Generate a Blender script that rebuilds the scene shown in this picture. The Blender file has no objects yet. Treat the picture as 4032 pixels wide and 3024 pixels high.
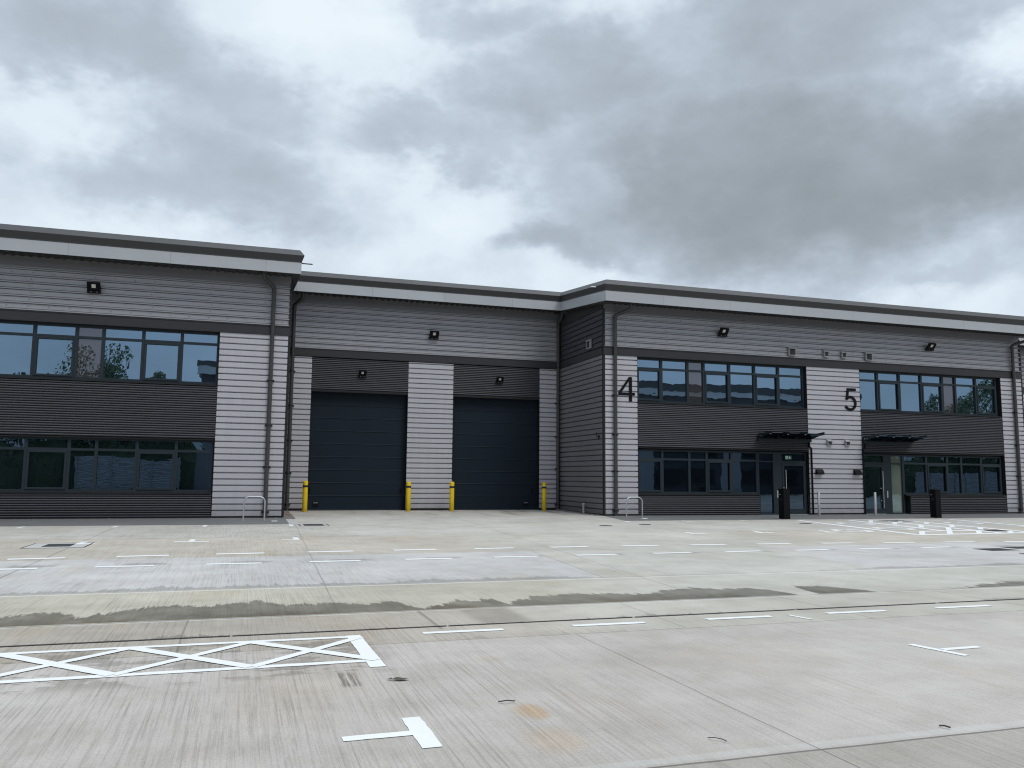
import bpy, bmesh, math, random
from mathutils import Vector, Matrix
random.seed(7)
SC = bpy.context.scene
COL = SC.collection
RD = math.radians
RY = 4.75                      # depth of the loading recess behind the wing fronts

def gz(y):                     # the yard rises gently towards the loading doors
    return 0.075*min(1.0, max(0.0, (y+3.0)/7.75))

# ------------------------------------------------------------------ mesh helper
class MB:
    def __init__(s): s.v=[]; s.f=[]; s.smooth=[]
    def add(s, vs, fs, smooth=False):
        o=len(s.v); s.v+= [tuple(p) for p in vs]
        for f in fs: s.f.append(tuple(o+i for i in f)); s.smooth.append(smooth)
        return s
    def box(s,x0,x1,y0,y1,z0,z1):
        return s.add([(x0,y0,z0),(x1,y0,z0),(x1,y1,z0),(x0,y1,z0),(x0,y0,z1),(x1,y0,z1),(x1,y1,z1),(x0,y1,z1)],
            [(0,3,2,1),(4,5,6,7),(0,1,5,4),(1,2,6,5),(2,3,7,6),(3,0,4,7)])
    def bbox(s,x0,x1,y0,y1,z0,z1,b=.006):      # box with chamfered edges
        bm=bmesh.new(); bmesh.ops.create_cube(bm,size=1)
        for v in bm.verts:
            v.co=Vector(((x0+x1)/2+v.co.x*(x1-x0),(y0+y1)/2+v.co.y*(y1-y0),(z0+z1)/2+v.co.z*(z1-z0)))
        bmesh.ops.bevel(bm,geom=bm.edges[:],offset=b,segments=2,affect='EDGES',profile=.5)
        return s.bm(bm)
    def bm(s,bm,smooth=False):
        bm.verts.ensure_lookup_table(); bm.verts.index_update()
        s.add([v.co for v in bm.verts],[[v.index for v in f.verts] for f in bm.faces],smooth); bm.free(); return s
    def quad(s,a,b,c,d): return s.add([a,b,c,d],[(0,1,2,3)])
    def loft(s,rings,closed=True,caps=True,smooth=False):
        n=len(rings[0]); vs=[p for r in rings for p in r]; fs=[]
        for i in range(len(rings)-1):
            for j in range(n if closed else n-1):
                k=(j+1)%n
                fs.append((i*n+j,i*n+k,(i+1)*n+k,(i+1)*n+j))
        s.add(vs,fs,smooth)
        if caps and closed:
            s.add(rings[0],[tuple(range(n))[::-1]]); s.add(rings[-1],[tuple(range(n))])
        return s
    def tube(s,path,r,n=14,caps=True):
        path=[Vector(p) for p in path]; rings=[]
        rr=r if isinstance(r,(list,tuple)) else [r]*len(path)
        up=None
        for i,p in enumerate(path):
            if i==0: t=path[1]-p
            elif i==len(path)-1: t=p-path[i-1]
            else: t=(path[i+1]-p).normalized()+(p-path[i-1]).normalized()
            t.normalize()
            if up is None:
                up=Vector((0,0,1)) if abs(t.z)<.9 else Vector((1,0,0))
            a=t.cross(up); a.normalize(); b=a.cross(t); b.normalize(); up=b
            rings.append([p+(a*math.cos(2*math.pi*k/n)+b*math.sin(2*math.pi*k/n))*rr[i] for k in range(n)])
        return s.loft(rings,True,caps,True)
    def prism(s,pts,y0,y1):                    # polygon in x,z extruded along y
        n=len(pts)
        vs=[(x,y0,z) for x,z in pts]+[(x,y1,z) for x,z in pts]
        fs=[tuple(range(n)),tuple(range(2*n-1,n-1,-1))]+[(i,i+n,(i+1)%n+n,(i+1)%n) for i in range(n)]
        return s.add(vs,fs)
    def build(s,name,mat,parent=None,fix=True):
        me=bpy.data.meshes.new(name); me.from_pydata(s.v,[],s.f); me.materials.append(mat)
        if fix:
            bm=bmesh.new(); bm.from_mesh(me); bmesh.ops.recalc_face_normals(bm,faces=bm.faces[:]); bm.to_mesh(me); bm.free()
        for p,sm in zip(me.polygons,s.smooth): p.use_smooth=sm
        o=bpy.data.objects.new(name,me); COL.objects.link(o)
        if parent: o.parent=parent
        return o

def tag(o,label=None,cat=None,group=None,kind=None):
    if label: o['label']=label
    if cat: o['category']=cat
    if group: o['group']=group
    if kind: o['kind']=kind
    return o
def thing(name,label,cat,loc=(0,0,0),rz=0,group=None):
    o=bpy.data.objects.new(name,None); COL.objects.link(o); o.empty_display_size=.2
    o.location=loc; o.rotation_euler=(0,0,rz); return tag(o,label,cat,group)
def dup(root,loc,label,rz=None):
    r=root.copy(); COL.objects.link(r); r.location=loc; r['label']=label
    if rz is not None: r.rotation_euler=(0,0,rz)
    for ch in list(root.children):
        c=ch.copy(); COL.objects.link(c); c.parent=r
        for g in ch.children:
            d=g.copy(); COL.objects.link(d); d.parent=c
    return r

# ------------------------------------------------------------------ node helper
class N:
    def __init__(s,tree): s.t=tree; s.n=tree.nodes; s.l=tree.links
    def new(s,t,**k):
        x=s.n.new(t)
        for a,b in k.items(): setattr(x,a,b)
        return x
    def put(s,sock,v):
        if isinstance(v,bpy.types.NodeSocket): s.l.new(v,sock)
        elif v is not None: sock.default_value=v
    def m(s,op,a,b=None,c=None,clamp=False):
        x=s.new('ShaderNodeMath',operation=op); x.use_clamp=clamp
        for i,v in enumerate((a,b,c)):
            if v is not None: s.put(x.inputs[i],v)
        return x.outputs[0]
    def vm(s,op,a,b=None):
        x=s.new('ShaderNodeVectorMath',operation=op); s.put(x.inputs[0],a)
        if b is not None: s.put(x.inputs[1],b)
        return x.outputs['Value'] if op in('DOT_PRODUCT','LENGTH','DISTANCE') else x.outputs[0]
    def sep(s,v):
        x=s.new('ShaderNodeSeparateXYZ'); s.put(x.inputs[0],v); return x.outputs
    def comb(s,a,b,c):
        x=s.new('ShaderNodeCombineXYZ')
        for i,v in enumerate((a,b,c)): s.put(x.inputs[i],v)
        return x.outputs[0]
    def noise(s,v,scale=1,detail=4,rough=.5,dist=0,dims='3D',out=0):
        x=s.new('ShaderNodeTexNoise',noise_dimensions=dims)
        if dims=='1D': s.put(x.inputs['W'],v)
        else: s.put(x.inputs['Vector'],v)
        x.inputs['Scale'].default_value=scale; x.inputs['Detail'].default_value=detail
        x.inputs['Roughness'].default_value=rough; x.inputs['Distortion'].default_value=dist
        return x.outputs[out]
    def ss(s,v,a,b,o0=0.,o1=1.):              # smoothstep a..b -> o0..o1
        x=s.new('ShaderNodeMapRange',interpolation_type='SMOOTHSTEP')
        s.put(x.inputs['Value'],v); s.put(x.inputs['From Min'],a); s.put(x.inputs['From Max'],b)
        s.put(x.inputs['To Min'],o0); s.put(x.inputs['To Max'],o1); return x.outputs[0]
    def mix(s,f,a,b,mode='MIX'):
        x=s.new('ShaderNodeMix',data_type='RGBA',blend_type=mode); s.put(x.inputs[0],f)
        s.put(x.inputs[6],a if isinstance(a,bpy.types.NodeSocket) else (*a,1)); s.put(x.inputs[7],b if isinstance(b,bpy.types.NodeSocket) else (*b,1))
        return x.outputs[2]
    def ramp(s,f,stops,interp='LINEAR'):
        x=s.new('ShaderNodeValToRGB'); cr=x.color_ramp; cr.interpolation=interp
        while len(cr.elements)>1: cr.elements.remove(cr.elements[-1])
        for i,(p,c) in enumerate(stops):
            e=cr.elements[0] if i==0 else cr.elements.new(p)
            e.position=p; e.color=(c,c,c,1) if isinstance(c,(int,float)) else (*c,1)
        s.put(x.inputs[0],f); return x.outputs[0]
    def bump(s,h,strength=.3,dist=.01):
        x=s.new('ShaderNodeBump'); x.inputs['Strength'].default_value=strength; x.inputs['Distance'].default_value=dist
        s.put(x.inputs['Height'],h); return x.outputs[0]

def material(name):
    m=bpy.data.materials.new(name); m.use_nodes=True; t=m.node_tree; t.nodes.clear()
    n=N(t); out=n.new('ShaderNodeOutputMaterial'); p=n.new('ShaderNodeBsdfPrincipled'); n.l.new(p.outputs[0],out.inputs[0])
    return m,n,p,out
def paint(name,col,rough=.5,metal=0.,var=.08,scale=2.5,streak=0.,bump=0.,spec=.5,dirt=0.):
    m,n,p,out=material(name)
    pos=n.new('ShaderNodeNewGeometry').outputs['Position']
    a=n.noise(pos,scale,5,.6)
    f=n.m('MULTIPLY_ADD',a,2*var,1-var)
    if streak:
        sx=n.sep(pos); b=n.noise(n.comb(n.m('MULTIPLY',sx[0],9),n.m('MULTIPLY',sx[1],9),n.m('MULTIPLY',sx[2],.35)),1,4,.6)
        f=n.m('MULTIPLY',f,n.m('MULTIPLY_ADD',b,2*streak,1-streak))
    if dirt:
        zz=n.sep(pos)[2]; dn=n.noise(pos,3.5,5,.7)
        f=n.m('MULTIPLY',f,n.m('SUBTRACT',1,n.m('MULTIPLY',n.m('MULTIPLY',n.ss(zz,.75,.0),dn),dirt)))
    c=n.vm('SCALE',n.comb(*col),None); c.node.inputs['Scale'].default_value=1
    n.put(c.node.inputs['Scale'],f)
    n.put(p.inputs['Base Color'],c)
    n.put(p.inputs['Roughness'],n.m('MULTIPLY_ADD',n.noise(pos,scale*3,4,.6),.2,rough-.1))
    p.inputs['Metallic'].default_value=metal; p.inputs['Specular IOR Level'].default_value=spec
    if bump: n.put(p.inputs['Normal'],n.bump(n.noise(pos,180,2,.5),bump,.002))
    return m

M={}
M['silver']=paint('silver_metal',(.455,.447,.475),.42,.25,.07,.7,.08,0,.5,.5)
M['grey']=paint('mid_grey_metal',(.335,.337,.355),.40,.25,.08,.6,.07)
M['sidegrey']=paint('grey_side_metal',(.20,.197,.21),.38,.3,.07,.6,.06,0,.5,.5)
M['anth']=paint('anthracite_metal',(.063,.064,.073),.42,.1,.08,.8,.06,0,.25,.5)
M['band']=paint('band_metal',(.036,.036,.039),.45,.1,.06,.6,.04,0,.3)
M['trim']=paint('trim_metal',(.017,.017,.018),.5,0,.06,2.5,0,0,.25)
M['coping']=paint('coping_metal',(.031,.031,.0315),.5,0,.06,.5)
M['soffit']=paint('soffit_metal',(.045,.045,.046),.6,0,.06,2.5,0,0,.2)
M['black']=paint('black_metal',(.006,.006,.008),.5,0,.1,3,0,0,.12)
M['pedestal']=paint('pedestal_black',(.004,.004,.005),.55,0,.1,3,0,0,.12)
M['frame']=paint('frame_bluegrey',(.020,.029,.036),.45,0,.06,2.5,0,0,.2)
M['pipe']=paint('pipe_grey',(.042,.043,.042),.45,0,.08,1.2,.05)
M['galv']=paint('galvanised_steel',(.45,.48,.5),.42,.6,.14,9)
M['steel']=paint('brushed_steel',(.62,.61,.6),.3,.9,.06,8)
M['ventgrey']=paint('vent_grey',(.29,.29,.30),.5,0,.06)
M['plastic']=paint('pale_pipe',(.36,.37,.36),.5,0,.1,6)
M['white']=paint('white_plate',(.75,.76,.76),.5,0,.05)
M['led']=paint('light_lens',(.62,.62,.56),.35,0,.05,20)
M['yellow']=paint('yellow_plastic',(.66,.46,.008),.42,0,.08,4,.09,0,.5,.7)
M['bandblack']=paint('black_tape',(.012,.011,.012),.5)
M['core']=paint('inner_wall',(.03,.03,.032),.8)
M['roof']=paint('roof_sheet',(.16,.165,.17),.5)
M['rubber']=paint('rubber_seal',(.012,.012,.013),.7)
M['darklid']=paint('iron_cover',(.022,.022,.024),.6,0,.25,25,0,.3)
M['collar']=paint('cover_surround',(.36,.355,.335),.8,0,.1,6)
M['green']=paint('exit_green',(.02,.16,.07),.5)
M['drain']=paint('slot_drain_dark',(.014,.012,.015),.7)
M['bark']=paint('bark',(.06,.05,.04),.9)

def fascia_mat():
    m,n,p,out=material('white_fascia')
    pos=n.new('ShaderNodeNewGeometry').outputs['Position']; x,y,z=n.sep(pos)
    k=n.m('FLOOR',n.m('DIVIDE',n.m('ADD',n.m('ADD',x,y),.45),3.02)); w=n.new('ShaderNodeTexWhiteNoise',noise_dimensions='1D'); n.put(w.inputs['W'],k)
    j=n.m('ABSOLUTE',n.m('SUBTRACT',n.m('FRACT',n.m('DIVIDE',n.m('ADD',n.m('ADD',x,y),.45),3.02)),.5))
    line=n.ss(j,.4965,.499)
    f=n.m('MULTIPLY_ADD',w.outputs[0],.07,.965); f=n.m('MULTIPLY',f,n.m('MULTIPLY_ADD',n.noise(pos,1.2,4),.14,.93))
    f=n.m('MULTIPLY',f,n.m('MULTIPLY_ADD',line,-.35,1))
    c=n.vm('SCALE',n.comb(.385,.40,.415)); n.put(c.node.inputs['Scale'],f); n.put(p.inputs['Base Color'],c)
    p.inputs['Roughness'].default_value=.38; p.inputs['Metallic'].default_value=.15
    return m
M['fascia']=fascia_mat()

def door_mat():
    m,n,p,out=material('roller_door_paint')
    pos=n.new('ShaderNodeNewGeometry').outputs['Position']; x,y,z=n.sep(pos)
    a=n.noise(pos,.9,4); c=n.vm('SCALE',n.comb(.0085,.0155,.0235)); n.put(c.node.inputs['Scale'],n.m('MULTIPLY_ADD',a,.4,.8))
    n.put(p.inputs['Base Color'],c); p.inputs['Roughness'].default_value=.55; p.inputs['Specular IOR Level'].default_value=.15
    st=n.noise(n.comb(n.m('MULTIPLY',x,90),y,n.m('MULTIPLY',z,90)),1,2)
    n.put(p.inputs['Normal'],n.bump(st,.35,.004))
    return m
M['door']=door_mat()

def glass_mat(name,tint,base,wob=.0012):
    m,n,p,out=material(name); n.n.remove(p)
    pos=n.new('ShaderNodeNewGeometry').outputs['Position']; x,y,z=n.sep(pos)
    h=n.noise(n.comb(n.m('MULTIPLY',x,1.1),y,n.m('MULTIPLY',z,2.2)),1,2,.4)
    nb=n.bump(h,1.0,wob)
    g=n.new('ShaderNodeBsdfGlossy'); g.inputs['Roughness'].default_value=.004; g.inputs['Color'].default_value=(*tint,1); n.put(g.inputs['Normal'],nb)
    d=n.new('ShaderNodeBsdfDiffuse'); 
    cl=n.vm('SCALE',n.comb(*base)); n.put(cl.node.inputs['Scale'],n.m('MULTIPLY_ADD',n.noise(pos,.8,3),1.0,.5)); n.put(d.inputs['Color'],cl)
    a=n.new('ShaderNodeAddShader'); n.l.new(g.outputs[0],a.inputs[0]); n.l.new(d.outputs[0],a.inputs[1]); n.l.new(a.outputs[0],out.inputs[0])
    return m
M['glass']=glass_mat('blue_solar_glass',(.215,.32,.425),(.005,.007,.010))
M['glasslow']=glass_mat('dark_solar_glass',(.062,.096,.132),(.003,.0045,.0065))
M['spandrel']=glass_mat('spandrel_glass',(.15,.16,.185),(.03,.029,.031))
M['paleglass']=glass_mat('pale_interior_glass',(.10,.15,.17),(.12,.135,.115))

def leaf_mat():
    m,n,p,out=material('leaf_green')
    pos=n.new('ShaderNodeNewGeometry').outputs['Position']
    c=n.mix(n.noise(pos,1.3,4,.6),(.025,.05,.016),(.10,.15,.05)); n.put(p.inputs['Base Color'],c); p.inputs['Roughness'].default_value=.6
    return m
M['leaf']=leaf_mat()

def marking_mat():
    m,n,p,out=material('white_road_paint')
    pos=n.new('ShaderNodeNewGeometry').outputs['Position']; x,y,z=n.sep(pos)
    a=n.noise(pos,14,5,.65); b=n.noise(n.comb(n.m('MULTIPLY',x,60),n.m('MULTIPLY',y,2.5),0),1,3,.6)
    wear=n.m('MULTIPLY',n.ss(a,.60,.74),n.ss(b,.42,.62))
    c=n.mix(n.m('MULTIPLY',wear,.42),(.67,.675,.66),(.43,.42,.40))
    c=n.mix(n.noise(pos,3,3),c,(.60,.605,.59)); n.put(p.inputs['Base Color'],c); p.inputs['Roughness'].default_value=.6
    return m
M['mark']=marking_mat()

def paving_mat():
    m,n,p,out=material('dark_block_paving')
    pos=n.new('ShaderNodeNewGeometry').outputs['Position']
    b=n.new('ShaderNodeTexBrick'); n.put(b.inputs['Vector'],pos); b.offset=.5
    b.inputs['Scale'].default_value=1; b.inputs['Brick Width'].default_value=.2; b.inputs['Row Height'].default_value=.1; b.inputs['Mortar Size'].default_value=.006
    b.inputs['Color1'].default_value=(.085,.088,.086,1); b.inputs['Color2'].default_value=(.115,.118,.115,1); b.inputs['Mortar'].default_value=(.045,.045,.043,1)
    c=n.mix(n.noise(pos,.8,5,.6),b.outputs['Color'],(.145,.145,.14)); n.put(p.inputs['Base Color'],c); p.inputs['Roughness'].default_value=.8
    n.put(p.inputs['Normal'],n.bump(b.outputs['Fac'],-.4,.004))
    return m
M['paving']=paving_mat()

def gravel_mat():
    m,n,p,out=material('brown_gravel')
    oi=n.new('ShaderNodeNewGeometry').outputs['Position']
    c=n.ramp(n.noise(oi,28,2,.6),[(.25,(.06,.05,.045)),(.5,(.17,.14,.13)),(.7,(.30,.26,.24))]); n.put(p.inputs['Base Color'],c); p.inputs['Roughness'].default_value=.85
    return m
M['gravel']=gravel_mat()

# ------------------------------------------------------------------ concrete yard
def concrete_mat():
    m,n,p,out=material('brushed_concrete')
    pos=n.new('ShaderNodeNewGeometry').outputs['Position']; x,y,z=n.sep(pos)
    big=n.noise(pos,.35,5,.6); med=n.noise(pos,1.7,5,.65); fine=n.noise(pos,55,5,.8)
    # broom finish: fine streaks running away from the viewer's side towards the building
    br1=n.noise(n.comb(n.m('MULTIPLY',x,34),n.m('MULTIPLY',y,.75),0),1,4,.8)
    br2=n.noise(n.comb(n.m('MULTIPLY',x,62),n.m('MULTIPLY',y,.42),3),1,2,.65)
    patch=n.ss(n.noise(n.comb(n.m('MULTIPLY',x,.5),n.m('MULTIPLY',y,.22),7),1,3,.5),.30,.68,.35,1.)
    left=n.m('MAXIMUM',n.ss(x,3.5,1.2,.42,1.),n.ss(y,-26.0,-26.1))                # the left-hand slabs are brushed more coarsely
    # slab colours by strip
    def above(y0,w=.02): return n.ss(y,y0-w,y0+w)
    wv=n.m('MULTIPLY_ADD',n.noise(n.comb(x,0,0),.35,3),.30,-.15)
    yw=n.m('ADD',y,wv)
    blue=(.428,.413,.400); beige=(.403,.365,.312); grey=(.410,.388,.350); lil=(.392,.361,.330)
    c=n.mix(above(-26.06),(.33,.305,.27),lil)
    c=n.mix(n.m('MULTIPLY',above(-22.58),1),c,n.mix(n.ss(x,2.2,4.2),(.35,.315,.268),(.41,.383,.335)))
    c=n.mix(above(-20.87),c,n.mix(n.ss(x,3.6,5.8),(.39,.362,.30),(.405,.388,.345)))
    xl=n.m('MULTIPLY_ADD',n.m('ADD',y,18.4),.10,5.17); xr=n.m('MULTIPLY_ADD',n.m('ADD',y,18.5),.16,10.13)
    xin=n.m('MULTIPLY',n.ss(x,n.m('SUBTRACT',xl,.01),n.m('ADD',xl,.01)),n.ss(x,n.m('ADD',xr,.06),n.m('SUBTRACT',xr,.06)))
    c=n.mix(above(-18.5),c,n.mix(xin,blue,(.405,.39,.35)))
    edge=n.m('ADD',y,n.m('MULTIPLY_ADD',n.noise(n.comb(n.m('MULTIPLY',x,2.2),0,0),1,4,.6),.5,-.25))
    c=n.mix(n.ss(edge,-14.12,-13.95),c,n.mix(n.ss(n.m('ABSOLUTE',n.m('SUBTRACT',x,9.0)),2.2,4.6),(.41,.39,.345),beige))
    c=n.mix(n.ss(yw,-9.2,-8.8),c,grey)
    # mottling
    c=n.mix(1,c,n.ramp(big,[(.3,(.83,.825,.81)),(.7,(1.10,1.10,1.10))]),'MULTIPLY')
    c=n.mix(1,c,n.ramp(med,[(.28,(.86,.85,.83)),(.55,(1.0,1.0,1.0)),(.75,(1.07,1.07,1.07))]),'MULTIPLY')
    c=n.mix(1,c,n.ramp(fine,[(.32,(.80,.80,.79)),(.5,(1.0,1.0,1.0)),(.68,(1.10,1.10,1.10))]),'MULTIPLY')
    tan=n.m('MULTIPLY',n.ss(n.noise(n.comb(n.m('MULTIPLY',x,.8),n.m('MULTIPLY',y,.35),11),1,5,.65),.52,.72),.45)
    c=n.mix(tan,c,n.mix(1,c,(.93,.84,.70),'MULTIPLY'))
    s1=n.m('MULTIPLY',n.m('MULTIPLY',n.ss(br1,.48,.60),patch),left)
    c=n.mix(n.m('MULTIPLY',s1,.38),c,n.mix(1,c,(.58,.57,.55),'MULTIPLY'))
    p2=n.ss(n.noise(n.comb(n.m('MULTIPLY',x,2.2),n.m('MULTIPLY',y,.9),17),1,3,.6),.38,.62,.25,1.)
    s2=n.m('MULTIPLY',n.ss(br2,.53,.58),n.m('MULTIPLY',p2,n.m('MAXIMUM',left,.55)))
    c=n.mix(n.m('MULTIPLY',s2,.50),c,n.mix(1,c,(.62,.61,.60),'MULTIPLY'))
    # rust marks
    def spot(cx,cy,rx,ry):
        d=n.m('ADD',n.m('POWER',n.m('ABSOLUTE',n.m('DIVIDE',n.m('SUBTRACT',x,cx),rx)),2),n.m('POWER',n.m('ABSOLUTE',n.m('DIVIDE',n.m('SUBTRACT',y,cy),ry)),2))
        return n.ss(n.m('ADD',d,n.m('MULTIPLY_ADD',br1,1.2,-.6)),1.0,.1)
    c=n.mix(n.m('MULTIPLY',n.m('MULTIPLY',spot(1.79,-24.93,.12,.22),n.ss(br2,.40,.62,.45,1.)),.9),c,n.mix(1,c,(1.02,.74,.45),'MULTIPLY'))
    c=n.mix(n.m('MULTIPLY',spot(1.72,-25.5,.22,.30),.35),c,n.mix(1,c,(1.0,.78,.52),'MULTIPLY'))
    c=n.mix(n.m('MULTIPLY',spot(1.95,-23.4,.14,.12),.3),c,n.mix(1,c,(1.0,.84,.6),'MULTIPLY'))
    # ---- damp patches held against the slab joints
    jag=n.noise(n.comb(n.m('MULTIPLY',x,5),n.m('MULTIPLY',y,.6),0),1,6,.85); jf=n.m('MULTIPLY_ADD',jag,.7,-.35)
    prof=[(-8,.5),(-6.5,.75),(-5,.45),(-3.5,.62),(-2.2,.48),(-1.87,.75),(-1.46,.36),(-1.15,.62),(-.66,.9),(-.29,.68),(.24,1.0),(.58,.62),(1.08,.70),(1.37,.50),(1.76,.60),(2.01,.02),(2.3,.42),(2.91,.62),(3.0,.25),(3.5,.60),(4.0,.68),(4.95,.48),(5.6,.80),(6.06,.70),(6.72,.55),(6.85,-.1),(7.1,-.1),(7.25,.60),(7.7,.62),(8.15,-.1),(8.7,-.1),(9.2,.5)]
    prof2=prof[:31]+[(12,.62)]
    hx=n.ramp(n.m('DIVIDE',n.m('ADD',x,8),20),[((a+8)/20,min(1,max(0,(b+.2)/1.2))) for a,b in prof2])
    hx=n.m('MULTIPLY',n.m('MULTIPLY_ADD',hx,1.2,-.2),1.22)
    jag2=n.noise(n.comb(n.m('MULTIPLY',x,14),n.m('MULTIPLY',y,.35),4),1,3,.7)
    def damp(y0,h,soft=.05):
        d=n.m('SUBTRACT',y,y0)
        return n.m('MULTIPLY',n.ss(n.m('SUBTRACT',n.m('ADD',h,n.m('ADD',n.m('MULTIPLY',jf,1.7),n.m('MULTIPLY_ADD',jag2,.5,-.25))),d),0,soft),n.ss(d,-.01,.02))
    w1=damp(-20.83,hx,.05)
    h2=n.m('MULTIPLY_ADD',n.noise(n.comb(n.m('MULTIPLY',x,.9),5,0),1,4,.6),1.5,-.42)
    h2=n.m('MULTIPLY',h2,n.m('MAXIMUM',n.ss(x,5.6,4.4),n.m('MULTIPLY',n.ss(x,8.5,10.5),.75)))
    w2=n.m('MULTIPLY',damp(-18.48,n.m('SUBTRACT',h2,.03),.10),.50)
    h3=n.m('MULTIPLY_ADD',n.noise(n.comb(n.m('MULTIPLY',x,.55),9,0),1,4,.6),2.4,-1.25)
    w3=n.m('MULTIPLY',damp(-9.0,h3,.12),.7)
    w4=n.m('MULTIPLY',damp(-22.56,n.m('MULTIPLY_ADD',n.noise(n.comb(n.m('MULTIPLY',x,1.3),15,0),1,3,.6),.9,-.48),.06),.28)
    w5=n.m('MULTIPLY',damp(-21.85,n.m('MULTIPLY_ADD',n.noise(n.comb(n.m('MULTIPLY',x,.8),21,0),1,4,.6),1.3,-.66),.06),.6)
    # damp inside the hatched box, left
    hb=n.noise(n.comb(n.m('MULTIPLY',x,1.5),n.m('MULTIPLY',y,2.6),2),1,5,.62)
    w6=n.m('MULTIPLY',n.m('MULTIPLY',n.ss(hb,.50,.54),n.m('MULTIPLY',n.ss(y,-23.75,-23.45),n.ss(y,-22.2,-22.3))),n.m('MULTIPLY',n.ss(x,1.35,.9),.45))
    # small pools dammed by the painted dashes
    ph=n.m('FRACT',n.m('DIVIDE',n.m('ADD',x,3.62),1.643))
    w7=n.m('MULTIPLY',n.m('MULTIPLY',n.ss(ph,.12,.2),n.ss(ph,.62,.5)),n.m('MULTIPLY',n.ss(n.m('SUBTRACT',n.m('MULTIPLY_ADD',jag,.6,-.04),n.m('ADD',y,15.12)),0,.05),n.ss(y,-15.2,-15.15)))
    w7=n.m('MULTIPLY',w7,.42)
    # run-off stains on the loading apron
    ap=n.noise(n.comb(n.m('MULTIPLY',x,1.6),n.m('MULTIPLY',y,.18),4),1,5,.6)
    w8=n.m('MULTIPLY',n.m('MULTIPLY',n.ss(ap,.52,.66),n.m('MULTIPLY',n.ss(y,-.8,2.4),n.m('MULTIPLY',n.ss(x,2.2,3.4),n.ss(x,13.5,12.6)))),n.ss(x,5,10,.22,.62))
    # wet streak rows on the strip beside the slot drain
    w9=n.m('MULTIPLY',n.m('MULTIPLY',n.ss(n.m('ABSOLUTE',n.m('SUBTRACT',x,2.62)),.34,.2),n.m('MULTIPLY',above(-21.8),n.ss(y,-20.86,-20.9))),.42)
    w10=n.m('MULTIPLY',n.m('MULTIPLY',n.ss(br1,.42,.52),n.m('MULTIPLY',n.ss(n.m('ABSOLUTE',n.m('SUBTRACT',x,.80)),.09,.05),n.m('MULTIPLY',n.ss(y,-24.05,-23.95),n.ss(y,-23.5,-23.65)))),.8)
    wet=w1
    wet=n.m('MULTIPLY',wet,n.m('MULTIPLY_ADD',n.ss(n.noise(n.comb(n.m('MULTIPLY',x,2.4),n.m('MULTIPLY',y,1.6),31),1,5,.65),.35,.6),.22,.82))
    for w in (w2,w3,w4,w5,w6,w7,w8,w9,w10): wet=n.m('MAXIMUM',wet,w)
    brown=n.mix(n.m('MULTIPLY',n.ss(n.noise(pos,.9,3),.45,.62),n.ss(y,-20.2,-20.8)),(.36,.345,.31),(.26,.225,.175))
    c=n.mix(wet,c,n.mix(1,c,brown,'MULTIPLY'))
    # ---- joints
    dark=None
    def addd(mask):
        nonlocal dark; dark=mask if dark is None else n.m('MAXIMUM',dark,mask)
    wob=n.m('MULTIPLY_ADD',n.noise(n.comb(n.m('MULTIPLY',x,1.3),n.m('MULTIPLY',y,1.3),0),1,3),.03,-.015)
    for y0,w,k in ((-9.0,.03,.35),(-13.95,.03,.30),(-18.52,.02,.75),(-20.87,.018,.9),(-22.58,.012,.75),(-26.06,.016,.95)):
        addd(n.m('MULTIPLY',n.ss(n.m('ABSOLUTE',n.m('ADD',n.m('SUBTRACT',y,y0),wob)),w,w*.35),k))
    def xj(x0,sl,yref,ya,yb,w,k):
        xx=n.m('MULTIPLY_ADD',n.m('SUBTRACT',y,yref),sl,x0)
        l=n.ss(n.m('ABSOLUTE',n.m('ADD',n.m('SUBTRACT',x,xx),n.m('MULTIPLY',wob,.6))),w,w*.35)
        addd(n.m('MULTIPLY',n.m('MULTIPLY',l,k),n.m('MULTIPLY',n.m('GREATER_THAN',y,ya),n.m('LESS_THAN',y,yb))))
    xj(-3.1,-.009,-16.6,-20.87,-3.5,.022,.6); xj(1.09,.035,-20,-20.87,-3.4,.014,.5); xj(5.58,.10,-20.1,-20.87,4.7,.016,.5)
    xj(-.43,0,0,-22.58,-20.87,.014,.6); xj(1.9,0,0,-22.0,-20.87,.03,.6); xj(4.25,.05,-21.8,-22.58,-20.87,.010,.6); xj(3.04,0,0,-40,-22.58,.0075,.8)
    xj(6.45,0,0,-22.58,-20.87,.012,.6); xj(8.85,0,0,-22.58,-20.87,.014,.6); xj(5.17,.10,-18.4,-18.5,-13.95,.018,.5)
    for xx in (-8.,-12.,15.5,20.,24.5): xj(xx,0,0,-20.87,-3.4,.02,.5)
    light=n.m('MAXIMUM',n.ss(n.m('ABSOLUTE',n.m('ADD',n.m('ADD',y,18.60),wob)),.05,.03),n.m('MULTIPLY',n.ss(n.m('ABSOLUTE',n.m('ADD',n.m('ADD',y,20.905),wob)),.022,.012),n.ss(n.noise(n.comb(x,0,0),.9,3),.35,.5)))
    light=n.m('MAXIMUM',light,n.m('MULTIPLY',n.ss(n.m('ABSOLUTE',n.m('ADD',y,25.98)),.05,.03),.35))
    c=n.mix(n.m('MULTIPLY',light,.6),c,(.50,.50,.48))
    c=n.mix(n.m('MULTIPLY',dark,.8),c,(.075,.068,.062))
    # pale flecks and dark specks
    v=n.new('ShaderNodeTexVoronoi'); n.put(v.inputs['Vector'],pos); v.inputs['Scale'].default_value=3.2
    c=n.mix(n.m('MULTIPLY',n.ss(v.outputs['Distance'],.028,.014),.8),c,n.mix(n.m('GREATER_THAN',n.sep(v.outputs['Color'])[0],.5),(.07,.065,.06),(.68,.68,.66)))
    n.put(p.inputs['Base Color'],c)
    n.put(p.inputs['Roughness'],n.m('MULTIPLY_ADD',wet,-.40,.86)); p.inputs['Specular IOR Level'].default_value=.35
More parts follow.
